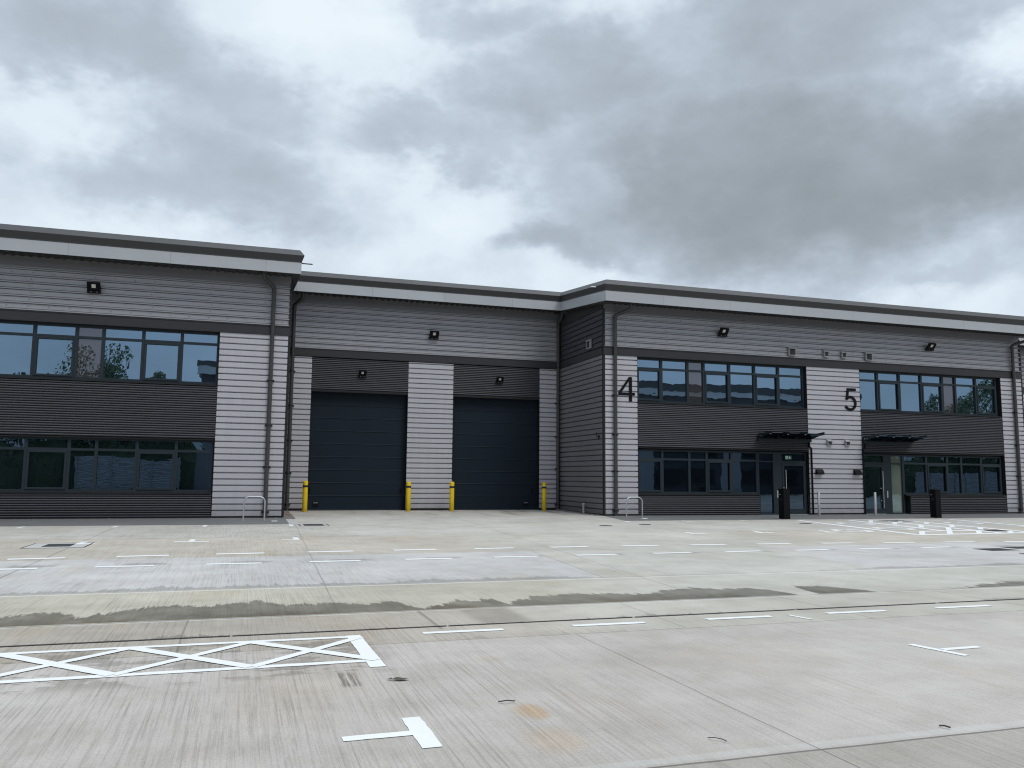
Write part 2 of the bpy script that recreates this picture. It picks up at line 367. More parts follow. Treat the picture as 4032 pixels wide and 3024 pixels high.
    hgt=n.m('MULTIPLY_ADD',fine,.3,n.m('MULTIPLY',br2,.9))
    n.put(p.inputs['Normal'],n.bump(hgt,.28,.012))
    return m
M['concrete']=concrete_mat()

g=MB(); xs=[-400,-60,-20,20,60,400]; ys=[-400,-60,-30,-3,4.75,60,400]
vs=[(x,y,gz(y)) for y in ys for x in xs]; nx=len(xs)
g.add(vs,[(j*nx+i,j*nx+i+1,(j+1)*nx+i+1,(j+1)*nx+i) for j in range(len(ys)-1) for i in range(nx-1)])
tag(g.build('ground',M['concrete'],None,False),kind='structure')

def sheet(poly_cols,lift=.005):      # list of (xl,xr,y) rows
    b=MB()
    for (a0,a1,ya),(b0,b1,yb) in zip(poly_cols,poly_cols[1:]):
        b.quad((a0,ya,gz(ya)+lift),(a1,ya,gz(ya)+lift),(b1,yb,gz(yb)+lift),(b0,yb,gz(yb)+lift))
    return b
for rows in ([(-16,1.48,-3.5),(-16,1.5,-3.0),(-16,1.52,-.02)],[(12.85,47,-3.12),(12.9,47,-3.0),(13.48,47,-.02)]):
    tag(sheet(rows).build('pavement',M['paving'],None,False),kind='structure')
tag(sheet([(1.505,1.80,-3.5),(1.51,1.80,-3.0),(1.53,1.82,-.85)],.006).build('pavement_edging',M['collar'],None,False),kind='structure')

# gravel strips in the recess corners
def gravel(x0,x1,y0,y1,nst,wob):
    b=MB()
    b.quad((x0,y0,gz(y0)+.007),(x1,y0,gz(y0)+.007),(x1,y1,gz(y1)+.007),(x0,y1,gz(y1)+.007))
    for _ in range(nst):
        x=random.uniform(x0,x1)+random.uniform(0,wob); y=random.uniform(y0,y1); r=random.uniform(.012,.03)
        bm=bmesh.new(); bmesh.ops.create_icosphere(bm,subdivisions=1,radius=r)
        for v in bm.verts: v.co=Vector((x+v.co.x*random.uniform(.8,1.3),y+v.co.y*random.uniform(.8,1.3),gz(y)+.012+v.co.z*.7))
        b.bm(bm)
    return tag(b.build('gravel',M['gravel'],None,False),'loose brown gravel filling the strip beside the wall','gravel',kind='stuff')
gravel(1.50,1.84,-.8,4.65,420,.04)
gravel(13.22,13.47,.1,4.65,320,-.06)
bs=MB()
for _ in range(160):
    x=random.choice([random.uniform(6.7,8.5),random.uniform(14.6,20.4),random.uniform(-7,1.4),random.uniform(23.1,25.6),random.uniform(2,2.6)])
    rec=(6.6<x<8.6) or (1.9<x<2.7)
    y=(RY-.05-random.uniform(0,.15)) if rec else -.08-random.uniform(0,.1); r=random.uniform(.008,.022)
    bm=bmesh.new(); bmesh.ops.create_icosphere(bm,subdivisions=1,radius=r)
    for v in bm.verts: v.co=Vector((x+v.co.x,y+v.co.y,gz(y)+.012+v.co.z*.7))
    bs.bm(bm)
tag(bs.build('gravel',M['gravel'],None,False),'scattered pale stones lying along the foot of the walls','gravel',kind='stuff')

# ------------------------------------------------------------------ painted markings
def line(b,p,q,w,lift=.009):
    p=Vector((p[0],p[1],0)); q=Vector((q[0],q[1],0)); d=(q-p).normalized(); nn=Vector((-d.y,d.x,0))*w/2
    segs=max(1,int((q-p).length/.06)) if min(p.y,q.y)<-21 else 1
    L=[];Rr=[]
    for i in range(segs+1):
        c=p.lerp(q,i/segs); e=.003 if segs>1 else 0
        L.append(c+nn*(1+random.uniform(-e,e)/w*2)); Rr.append(c-nn*(1+random.uniform(-e,e)/w*2))
    for i in range(segs):
        b.add([(v.x,v.y,gz(v.y)+lift) for v in (L[i],Rr[i],Rr[i+1],L[i+1])],[(0,1,2,3)])
    return b
def mark(name,segs):
    b=MB()
    for k,(p,q,w) in enumerate(segs): line(b,p,q,w,.004+.0001*k)
    return tag(b.build(name,M['mark'],None,False),kind='structure')
for i in range(7):
    x=1.68+1.495*i; mark('lane_dash',[((x,-22.18),(x+.78,-22.19),.095)])
def r1y(x): return -13.25-.45*((x-6)/9.5)**2
for i in range(16):
    x=-5.33+1.66*i
    if x>24: break
    mark('lane_dash',[((x,r1y(x)),(x+.86,r1y(x+.86)),.215)])
for i in range(13):
    x=-5.38+1.643*i
    if x<15.5: mark('lane_dash',[((x,-15.28+.03*min(x,8)),(x+.86,-15.27+.03*min(x,8)),.185)])
mark('lane_dash',[((17.6,-15.0),(18.4,-15.0),.20)])
bb=[((-12,-22.2),(1.09,-22.19),.085),((-12,-23.27),(1.0,-23.22),.09),((1.045,-22.13),(1.065,-23.46),.125)]
for k in range(-12,2):
    x0=-.785+.955*k if k<1 else .17
    x0=.17+.955*(k-1)
    if x0>.5: continue
    bb.append(((x0,-22.23),(x0+.93,-23.21),.11)); bb.append(((x0-.02,-23.21),(x0+.93,-22.23),.088))
mark('hatched_box',bb)
mark('bay_mark',[((.60,-25.17),(1.0,-25.165),.085),((1.04,-24.86),(1.045,-25.45),.115)])
mark('bay_mark',[((5.73,-23.84),(5.83,-24.36),.075),((5.83,-24.10),(6.25,-24.09),.075)])
mark('bay_mark',[((5.68,-22.17),(5.745,-22.47),.05)])
mark('bay_mark',[((-1.30,-10.22),(-.58,-10.2),.2),((-.95,-10.12),(-.93,-9.55),.12)])
mark('bay_mark',[((.98,-10.05),(1.37,-10.05),.13),((1.31,-9.98),(1.31,-9.35),.13)])
mark('bay_mark',[((-3.2,-10.45),(-2.82,-10.4),.16),((-3.12,-10.37),(-3.1,-9.8),.14)])
for x in (-5.59,-3.25,-.90,1.50): mark('bay_mark',[((x,-4.55),(x+.03,-3.75),.12)])
for (a,b_,c0,c1) in (((11.82,-9.1),(11.68,-9.93),11.62,12.06),((14.09,-9.02),(13.85,-9.88),13.6,14.22),((16.24,-9.17),(15.97,-10.0),15.8,16.36)):
    mark('bay_mark',[(a,b_,.12),((c0,b_[1]),(c1,b_[1]+.03),.2)])
for a,b_ in (((12.78,-3.2),(12.62,-4.1)),((15.03,-3.3),(14.9,-4.2)),((17.36,-3.35),(17.22,-4.15))): mark('bay_mark',[(a,b_,.13)])
hz=[((19.62,-3.62),(17.74,-11.43),.25),((21.68,-3.85),(19.95,-10.19),.25),((22.75,-3.95),(20.9,-11.25),.25),((23.85,-4.1),(22.15,-11.2),.25),
    ((17.70,-11.43),(24.6,-11.15),.32),((19.0,-10.15),(22.5,-10.02),.28),((26.4,-3.85),(24.5,-11.19),.25)]
for p,q in (((22.52,-4.1),(21.38,-5.41)),((22.47,-5.35),(21.12,-6.85)),((22.07,-7.0),(20.57,-8.57)),((19.06,-10.16),(17.94,-11.34)),((21.73,-8.48),(18.95,-11.3)),((21.16,-10.17),(20.04,-11.27)),
            ((23.74,-4.25),(22.5,-5.6)),((23.71,-5.53),(22.4,-6.92)),((23.28,-7.06),(21.91,-8.51)),((22.83,-8.66),(21.72,-9.75)),((22.53,-9.99),(21.22,-11.26))): hz.append((p,q,.15))
mark('disabled_bay_hatching',hz)
def chair_symbol(cx,cy,r):
    s=[]; n=22
    for k in range(n):
        if k in(4,5): continue
        a=2*math.pi*k/n; b_=2*math.pi*(k+1)/n
        s.append(((cx+r*math.cos(a),cy+1.15*r*math.sin(a)),(cx+r*math.cos(b_),cy+1.15*r*math.sin(b_)),.21))
    s+=[((cx-.2*r,cy+1.3*r),(cx,cy-.2*r),.12),((cx,cy-.2*r),(cx+.55*r,cy-.25*r),.12),((cx+.55*r,cy-.25*r),(cx+.8*r,cy-.75*r),.12),((cx-.1*r,cy+.5*r),(cx+.4*r,cy+.45*r),.1)]
    mark('wheelchair_symbol',s)
for cx,cy,r in ((20.15,-6.1,.52),(17.15,-9.5,.48),(24.58,-6.35,.5),(19.3,-8.8,.5),(25.2,-9.0,.5)): chair_symbol(cx,cy,r)

# drains and covers set in the yard
db=MB()
x=-20.
while x<30:
    db.add([(x,-21.855,.006),(x+1.98,-21.855,.006),(x+1.98,-21.89,.006),(x,-21.89,.006)],[(0,1,2,3)]); x+=2.0
tag(db.build('slot_drain',M['drain'],None,False),'long narrow dark slot drain running across the foreground concrete','drain')
def cover(x0,x1,y0,y1,label,collar=.0,skew=0):
    t=thing('manhole_cover',label,'manhole cover',((x0+x1)/2,(y0+y1)/2,gz((y0+y1)/2)),0,'covers set in the yard')
    hx=(x1-x0)/2; hy=(y1-y0)/2
    if collar:
        c=collar; o=MB(); o.box(-hx-c,hx+c,-hy-c,hy+c,-.05,.0035); o.build('collar',M['collar'],t)
        o=MB()
        for a,b_,cc,d in ((-hx-c,hx+c,-hy-c-.03,-hy-c),(-hx-c,hx+c,hy+c,hy+c+.03),(-hx-c-.03,-hx-c,-hy-c,hy+c),(hx+c,hx+c+.03,-hy-c,hy+c)): o.box(a,b_,cc,d,-.05,.0045)
        o.build('joint',M['drain'],t)
    b=MB(); nb=max(3,int(2*hx/.09))
    for i in range(nb):
        a=-hx+2*hx*i/nb; b.box(a,a+2*hx/nb*.7,-hy+.03,hy-.03,-.04,.008)
    b.box(-hx,hx,-hy,-hy+.03,-.04,.0075); b.box(-hx,hx,hy-.03,hy,-.04,.0075); b.box(-hx,hx,-hy+.03,hy-.03,-.04,.0055)
    b.build('grate',M['darklid'],t); return t
cover(-3.69,-3.18,-11.1,-10.4,'dark square grate in a pale collar at the left bays',.28)
cover(1.88,2.46,-4.5,-3.72,'dark gully grate at the left edge of the loading apron',.10)
cover(15.25,16.0,-16.05,-15.55,'larger dark cover beside the far lane dashes at right')
cover(16.3,17.0,-15.72,-15.3,'dark cover behind the larger one near the right edge')
cover(15.2,15.9,-17.0,-16.72,'dark cover in front of the others near the right edge')
cover(21.45,22.2,-10.45,-9.85,'dark cover within the white hatching by the bottom line')
cover(22.45,23.7,-5.0,-4.45,'long dark cover at the top of the white hatching')
def round_cover(x,y,label,r=.2):
    b=MB(); b.tube([(0,0,-.03),(0,0,.008)],r,24); b.tube([(0,0,-.03),(0,0,.0095)],r*.82,24); o=b.build('inspection_cover',M['darklid']); o.location=(x,y,gz(y)); tag(o,label,'manhole cover','covers set in the yard')
round_cover(18.4,-5.72,'small round cover left of the long white bay line')
round_cover(10.9,-5.9,'small round cover on the concrete before the right loading door')
round_cover(12.5,-5.4,'small round cover on the concrete near the right paving')

# litter on the concrete
def twig(x,y,pts,r,label,name='twig'):
    b=MB(); b.tube([(px,py,.012+pz) for px,py,pz in pts],r,6); o=b.build(name,M['bark']); o.location=(x,y,0); tag(o,label,'litter')
twig(2.58,-25.78,[(-.04,.04,0),(-.01,.025,.003),(.02,-.01,.002),(.028,-.045,0)],.0024,'thin curved dark twig on the near right concrete')
twig(1.69,-24.72,[(-.05,.02,0),(0,0,.01),(.03,.01,.004),(.06,.01,0)],.004,'thin dark twig above the rusty stain')
twig(4.0,-25.95,[(-.02,.03,0),(0,.01,.004),(.015,-.02,0)],.005,'short dark twig near the lower right slab joint')
b=MB(); b.add([(-.06,0,.012),(-.01,.03,.02),(.05,.015,.011),(.07,-.02,.013),(.01,-.03,.011)],[(0,1,2,3,4)]); b.add([(-.09,.01,.011),(-.05,.03,.018),(-.04,0,.011)],[(0,1,2)])
o=b.build('dead_leaf',M['bark']); o.location=(1.14,-23.92,0); tag(o,'small dark dead leaf right of the hatched box','litter')

# ------------------------------------------------------------------ the terrace of industrial units
B=thing('industrial_building','long terrace of grey metal clad industrial units with white fascia, numbered 4 and 5','building',(0,0,0))

def prof_silver(z0,z1):      # wide crowns, narrow valleys
    P=.2105; pts=[]; z=z0
    while z<z1-.01:
        for dz,d in ((0,.040),(.019,.040),(.026,-.030),(.040,-.044),(.199,-.044),(.2035,.040)):
            if z+dz<=z1: pts.append((z+dz,d))
        z+=P
    pts.append((z1,pts[-1][1])); return pts
def prof_grey(z0,z1):        # narrow ribs on wide valleys
    P=.2215; pts=[]; z=z0
    while z<z1-.01:
        for dz,d in ((0,.0),(.001,.050),(.017,.050),(.018,-.050),(.050,-.050),(.064,-.006),(.065,.050),(.075,.050),(.076,.0)):
            if z+dz<=z1: pts.append((z+dz,d))
        z+=P
    pts.append((z1,0)); return pts
def prof_sine(z0,z1):
    nw=max(1,round((z1-z0)/.0762)); pts=[]; P=(z1-z0)/nw/.0762
    for i in range(nw):
        for dz,d in ((0,.030),(.012,.030),(.0165,-.024),(.028,-.035),(.048,-.035),(.060,-.027),(.0705,.002)): pts.append((z0+(i*.0762+dz)*P,d))
    pts.append((z1,.030)); return pts
PR={'silver':prof_silver,'grey':prof_grey,'sine':prof_sine}
def clad(name,prof,mat,a0,a1,z0,z1,base,axis='x',parent=None):
    pts=PR[prof](z0,z1); b=MB()
    def P(a,d,z): return (a,base+d,z) if axis=='x' else (base+d,a,z)
    vs=[P(a0,d,z) for z,d in pts]+[P(a1,d,z) for z,d in pts]; n=len(pts)
    b.add(vs,[(i,i+n,i+n+1,i+1) if axis=='x' else (i,i+1,i+n+1,i+n) for i in range(n-1)],prof=='sine')
    # closing edges so the sheet reads as a folded panel from the side
    for a in (a0,a1):
        for (za,da),(zb,db_) in zip(pts,pts[1:]):
            b.quad(P(a,da,za),P(a,db_,zb),P(a,.06,zb),P(a,.06,za))
    nf=len(b.f)
    if prof!='sine':
        P_=.2105 if prof=='silver' else .2215; z=z0+(.012 if prof=='silver' else .15); row=0
        while z<z1-.05:
            x=a0+(.5 if a1-a0<4 else .9)+(.04*(row%3)); 
            while x<a1-.15:
                e=base+(.04 if prof=='silver' else 0.); b.box(x-.012,x+.012,e-.012,e+.002,z-.011,z+.011); x+=1.83 if row%5 else .61
            z+=P_; row+=1
    o=b.build(name,mat,parent or B,False)
    o.data.materials.append(M['pipe'])
    for p in o.data.polygons[nf:]: p.material_index=1
    return o

# solid cores behind the sheets
ROOFPTS=None
core=MB()
core.box(-14.95,1.36,.26,20,.0,8.4); core.box(1.36,13.62,RY+.35,20,.0,8.8); core.box(13.62,34.98,.26,20,.0,8.4); core.box(34.98,47,RY+.35,20,.0,8.8)
core.build('inner_wall',M['core'],B)

# --- wing fronts
def window_band(x0,x1,z0,z1,zt,mull,sash,span,glass,floor_bays=()):
    fw=.05; w=MB(); yf0,yf1=.10,.22
    w.box(x0,x1,yf0,yf1,z1-.07,z1); w.box(x0,x1,yf0,yf1,z0,z0+.085)
    w.box(x0,x0+.07,yf0,yf1,z0+.085,z1-.07); w.box(x1-.07,x1,yf0,yf1,z0+.085,z1-.07)
    for m_ in mull: w.box(m_-fw,m_+fw,yf0,yf1,z0+.085,z1-.07)
    ed=[x0+.07]+[v for m_ in mull for v in (m_-fw,m_+fw)]+[x1-.07]
    bays=[(ed[2*i],ed[2*i+1]) for i in range(len(ed)//2)]
    for a,c in bays: w.box(a,c,yf0+.004,yf1,zt-.04,zt+.04)
    W=w.build('window',M['frame'],B)
    for i,(a,c) in enumerate(bays):
        for q0,q1 in ((z0+.085,zt-.04),(zt+.04,z1-.07)):
            tilt=random.uniform(-.0025,.0025); t2=random.uniform(-.0025,.0025)
            yy=.165
            pq=MB(); pq.quad((a,yy+tilt,q0),(c,yy+t2,q0),(c,yy+t2+tilt,q1),(a,yy+2*tilt,q1)); pq.build('spandrel_panel' if i in span else 'pane',M['spandrel'] if i in span else glass,W,False)
        if i in sash:
            s=MB(); y0_,y1_=.075,.15
            a2,c2=a-.005,c+.005; q0,q1=z0+.08,zt-.035
            s.bbox(a2,c2,y0_,y1_,q0,q0+.065,.005); s.bbox(a2,c2,y0_+.001,y1_,q1-.075,q1,.005)
            s.bbox(a2,a2+.065,y0_+.002,y1_,q0+.06,q1-.07,.005); s.bbox(c2-.065,c2,y0_+.002,y1_,q0+.06,q1-.07,.005)
            s.build('opening_sash',M['frame'],W)
    s=MB(); s.add([(x0-.0,-.055,z0-.05),(x1,-.055,z0-.05),(x1,-.055,z0-.005),(x0,-.055,z0-.005),(x1,.10,z0+.012),(x0,.10,z0+.012)],[(0,1,2,3),(3,2,4,5)])
    s.build('sill',M['trim'],W)
    return W
def reveals(x0,x1,z0,z1,depth=.24):
    r=MB(); r.box(x0-.012,x0,.0,depth,z0,z1); r.box(x1,x1+.012,.0,depth,z0,z1); r.box(x0,x1,-.02,depth,z1,z1+.03)
    return r.build('window_reveal',M['trim'],B)

LM=[-11.36,-10.15,-8.94,-7.72,-6.505,-5.275,-4.475,-3.26,-2.055]
window_band(-12.55,-.86,4.52,6.32,5.92,LM,(0,3,5,8),(6,),M['glass']); reveals(-12.55,-.845,4.5,6.32)
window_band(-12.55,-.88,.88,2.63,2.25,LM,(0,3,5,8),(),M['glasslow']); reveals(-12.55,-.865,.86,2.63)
U4=[16.1,17.30,18.055,19.27,20.48,21.665]
window_band(14.95,22.93,4.52,6.32,5.90,U4,(0,3,5),(2,),M['glass']); reveals(14.95,22.955,4.5,6.32)
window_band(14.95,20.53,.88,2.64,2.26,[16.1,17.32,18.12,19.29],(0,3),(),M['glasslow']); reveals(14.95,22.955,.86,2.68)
U5=[26.83,28.04,29.26,30.48,31.23,32.43]
window_band(25.76,33.66,4.52,6.32,5.90,U5,(1,3,6),(4,),M['glass']); reveals(25.74,33.765,4.5,6.32)
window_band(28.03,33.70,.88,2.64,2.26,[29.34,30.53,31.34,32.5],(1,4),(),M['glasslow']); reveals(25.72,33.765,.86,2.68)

clad('dark_cladding','sine',M['anth'],-12.6,-.85,2.68,4.46,0); clad('dark_cladding','sine',M['anth'],-12.6,-.87,.06,.82,0)
clad('dark_cladding','sine',M['anth'],14.95,22.96,2.73,4.46,0); clad('dark_cladding','sine',M['anth'],14.95,20.52,.05,.82,0)
clad('dark_cladding','sine',M['anth'],25.74,33.77,2.73,4.46,0); clad('dark_cladding','sine',M['anth'],28.27,33.77,.05,.82,0)
for a,c in ((20.52,20.545),(28.245,28.27)):
    r=MB(); r.box(a,c,-.03,.25,.02,.86); r.build('corner_trim',M['trim'],B)
clad('silver_cladding','silver',M['silver'],-14.95,-12.62,.06,6.33,0); clad('silver_cladding','silver',M['silver'],-.84,1.43,.06,6.33,0)
clad('silver_cladding','silver',M['silver'],13.53,14.94,.06,6.33,0); clad('silver_cladding','silver',M['silver'],22.98,25.72,.06,6.33,0); clad('silver_cladding','silver',M['silver'],33.78,35.06,.06,6.33,0)
clad('grey_cladding','grey',M['grey'],-14.95,1.43,6.67,8.14,0); clad('grey_cladding','grey',M['grey'],13.53,35.06,6.67,8.12,0)
# --- recess back wall
clad('grey_cladding','grey',M['grey'],1.62,13.45,6.65,8.56,RY); clad('grey_cladding','grey',M['grey'],35.1,47,6.65,8.56,RY)
clad('silver_cladding','silver',M['silver'],1.62,2.62,.14,6.31,RY); clad('silver_cladding','silver',M['silver'],6.62,8.57,.14,6.31,RY); clad('silver_cladding','silver',M['silver'],12.52,13.45,.14,6.31,RY)
clad('silver_cladding','silver',M['silver'],35.1,47,.14,6.31,RY)
clad('dark_cladding','sine',M['anth'],2.63,6.61,5.0,6.31,RY); clad('dark_cladding','sine',M['anth'],8.58,12.51,5.0,6.31,RY)
# --- side walls of the recess (facing across it)
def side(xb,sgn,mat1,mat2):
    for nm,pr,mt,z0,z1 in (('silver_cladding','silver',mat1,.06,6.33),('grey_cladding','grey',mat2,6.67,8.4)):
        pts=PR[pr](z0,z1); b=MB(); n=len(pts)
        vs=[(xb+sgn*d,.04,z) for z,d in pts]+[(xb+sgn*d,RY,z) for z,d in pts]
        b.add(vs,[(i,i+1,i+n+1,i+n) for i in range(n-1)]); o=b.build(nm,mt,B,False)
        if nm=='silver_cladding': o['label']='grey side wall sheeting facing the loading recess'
    r=MB(); r.box(min(xb,xb-sgn*.06*-1),max(xb,xb-sgn*.06*-1),.06,RY,6.355,6.645) if False else r.box(xb-.05,xb+.05,.06,RY,6.355,6.645)
    r.build('band_course',M['band'],B)
    r=MB(); r.box(xb-.02,xb+.02,.06,RY,0,.06); r.build('base_trim',M['trim'],B)
side(13.50,1,M['sidegrey'],M['anth']); side(1.46,-1,M['sidegrey'],M['anth']); side(35.09,-1,M['sidegrey'],M['anth'])
# --- dark band, base, corner trims
for a,c,y in ((-14.95,1.46,0),(13.49,35.09,0),(1.55,13.45,RY),(35.14,47,RY)):
    b=MB(); b.box(a,c,y-.055,y+.02,6.36,6.645); b.box(a,c,y-.075,y+.02,6.645,6.665); b.box(a,c,y-.075,y+.02,6.335,6.36); b.build('band_course',M['band'],B)
for a,c,y,z in ((-14.95,1.46,0,0),(13.5,20.53,0,0),(22.97,25.72,0,0),(28.26,35.09,0,0),(1.55,2.63,RY,.07),(6.62,8.57,RY,.07),(12.52,13.45,RY,.07),(35.1,47,RY,.07)):
    b=MB(); b.box(a,c,y-.012,y+.05,z-.05,z+.075); b.build('base_trim',M['trim'],B)
for x,s in ((1.455,1),(13.505,-1),(35.085,1)):
    b=MB(); b.box(x-.04,x+.04,-.045,.05,.05,8.2); b.build('corner_trim',M['trim'],B)
# thin vertical edge flashings beside the dark window panels
for x in (-.845,14.945,22.97,25.73,33.775):
    b=MB(); b.box(x-.008,x+.008,-.036,.02,.06,6.33); b.build('edge_flashing',M['trim'],B)

# --- eaves: swept round the plan with mitred corners
PLAN=[(-15.3,-1.0,8.365),(1.72,-1.0,8.365),(1.72,3.75,8.80),(13.15,3.75,8.80),(13.15,-1.0,8.30),(35.42,-1.0,8.30),(35.42,3.75,8.80),(47.0,3.75,8.80)]
def sweep(prof,name,mat):      # profile: (outward, up)
    rings=[]; n=len(PLAN)
    for i,(x,y,z) in enumerate(PLAN):
        ns=[]
        for a,c in ((i-1,i),(i,i+1)):
            if a<0 or c>=n: continue
            d=Vector((PLAN[c][0]-PLAN[a][0],PLAN[c][1]-PLAN[a][1])).normalized(); ns.append(Vector((d.y,-d.x)))
        if len(ns)==2:
            o=(ns[0]+ns[1]); o=o/(1+ns[0].dot(ns[1]))
        else: o=ns[0]
        rings.append([(x+o.x*u,y+o.y*u,z+v) for u,v in prof])
    b=MB(); b.loft(rings,True,True); return b.build(name,mat,B)
sweep([(0,0),(0,.395),(-.02,.395),(-.02,0)],'fascia',M['fascia'])
sweep([(.012,.40),(.012,.425),(.085,.625),(.085,.635),(-.06,.845),(-.30,.845),(-.30,.40)],'coping',M['coping'])
# soffit sheets, corrugated across the overhang
def soffit(x0,x1,yf,zf,yw,zw):
    b=MB(); k=0; x=x0; ring=[]
    while x<x1:
        for dx,dz in ((0,0),(.09,0),(.12,.05),(.215,.05),(.25,0)):
            if x+dx<=x1: ring.append((x+dx,dz))
        x+=.25
    n=len(ring)
    vs=[(a,yf,zf+d) for a,d in ring]+[(a,yw,zw+d) for a,d in ring]
    b.add(vs,[(i,i+1,i+n+1,i+n) for i in range(n-1)])
    return b.build('soffit',M['soffit'],B,False)
soffit(-15.3,1.71,-.985,8.37,.05,8.44); soffit(13.16,35.41,-.985,8.305,.05,8.40)
soffit(1.4,13.5,3.765,8.805,RY+.05,8.88); soffit(35.0,47,3.765,8.805,RY+.05,8.88)
for a,c,zz,z2 in ((1.44,1.72,8.37,8.85),(13.15,13.52,8.305,8.84),(35.06,35.42,8.305,8.84)):
    b=MB(); b.quad((a,-.985,zz),(c,-.985,zz),(c,RY,z2),(a,RY,z2)); b.build('soffit',M['soffit'],B,False)
b=MB()
y=-.8
while y<3.7:
    b.box(13.16,13.5,y,y+.1,8.25+(y+1)*.105,8.29+(y+1)*.105); y+=.25
b.build('soffit_rib',M['soffit'],B)
for a,c,y,z0,z1 in ((-14.95,1.45,0,8.12,8.47),(13.5,35.09,0,8.10,8.44),(1.5,13.5,RY,8.54,8.92),(35.1,47,RY,8.54,8.92)):
    b=MB(); b.box(a,c,y-.03,y+.05,z0+.02,z1); b.box(a,c,y-.05,y+.05,z0,z0+.02); b.build('eaves_flashing',M['sidegrey'],B)
for a in (13.47,1.45):
    b=MB(); b.box(a,a+.03,.02,RY,8.3,8.75); b.build('eaves_flashing',M['soffit'],B)
b=MB()
b.add([(-15.3,-.8,9.15),(47,-.8,9.15),(47,20,11.2),(-15.3,20,11.2)],[(0,1,2,3)]); 
rf=MB()
for a,c,y0 in ((-15.3,1.7,-.75),(1.7,13.17,4.0),(13.17,35.4,-.75),(35.4,47,4.0)):
    z0=9.10+(y0+.75)*.095; rf.quad((a,y0,z0),(c,y0,z0),(c,20,9.1+20.75*.095),(a,20,9.1+20.75*.095))
rf.build('roof',M['roof'],B,False)
b=MB(); b.tube([(1.70,-.85,8.775),(2.10,-.85,8.775)],.022,10); b.build('overflow_pipe',M['pipe'],B)
b=MB(); b.tube([(13.2,-.25,8.98),(12.85,-.25,8.97)],.022,10); b.build('overflow_pipe',M['galv'],B)

# --- sectional loading doors
def loading_door(x0,x1,label_x,hand):
    yy=RY+.26
    seams=[.09,.65,1.18,1.71,2.245,2.78,3.31,3.84,4.36,4.93]; pts=[]
    for a,c in zip(seams,seams[1:]): pts+=[(a,.008),(a+.003,-.014),(a+.012,-.014),(a+.030,0),(c-.006,0),(c-.003,.008)]
    pts.append((4.93,.006)); n=len(pts); b=MB()
    b.add([(x0,yy+d,z) for z,d in pts]+[(x1,yy+d,z) for z,d in pts],[(i,i+n,i+n+1,i+1) for i in range(n-1)])
    d=b.build('loading_door',M['door'],B,False)
    r=MB(); r.box(x0-.012,x0,RY-.03,yy+.06,.06,5.0); r.box(x1,x1+.012,RY-.03,yy+.06,.06,5.0); r.box(x0,x1,RY-.045,yy+.06,4.905,4.99); r.build('door_surround',M['trim'],d)
    r=MB(); r.box(x0+.01,x1-.01,yy-.02,yy+.02,.05,.10); r.build('bottom_seal',M['rubber'],d)
    r=MB(); r.bbox(label_x-.11,label_x+.11,yy-.03,yy,.24,.42); r.build('grip_box',M['black'],d)
    r=MB(); r.bbox(label_x-.085,label_x+.085,yy-.038,yy-.03,.37,.395,.002); r.build('label_strip',M['ventgrey'],d)
    for hx in hand:
        r=MB(); r.bbox(hx-.028,hx+.028,yy-.05,yy,.82,1.02,.008); r.build('latch',M['black'],d)
    return d
loading_door(2.645,6.605,2.98,(2.72,6.45)); loading_door(8.595,12.505,11.99,(12.27,))

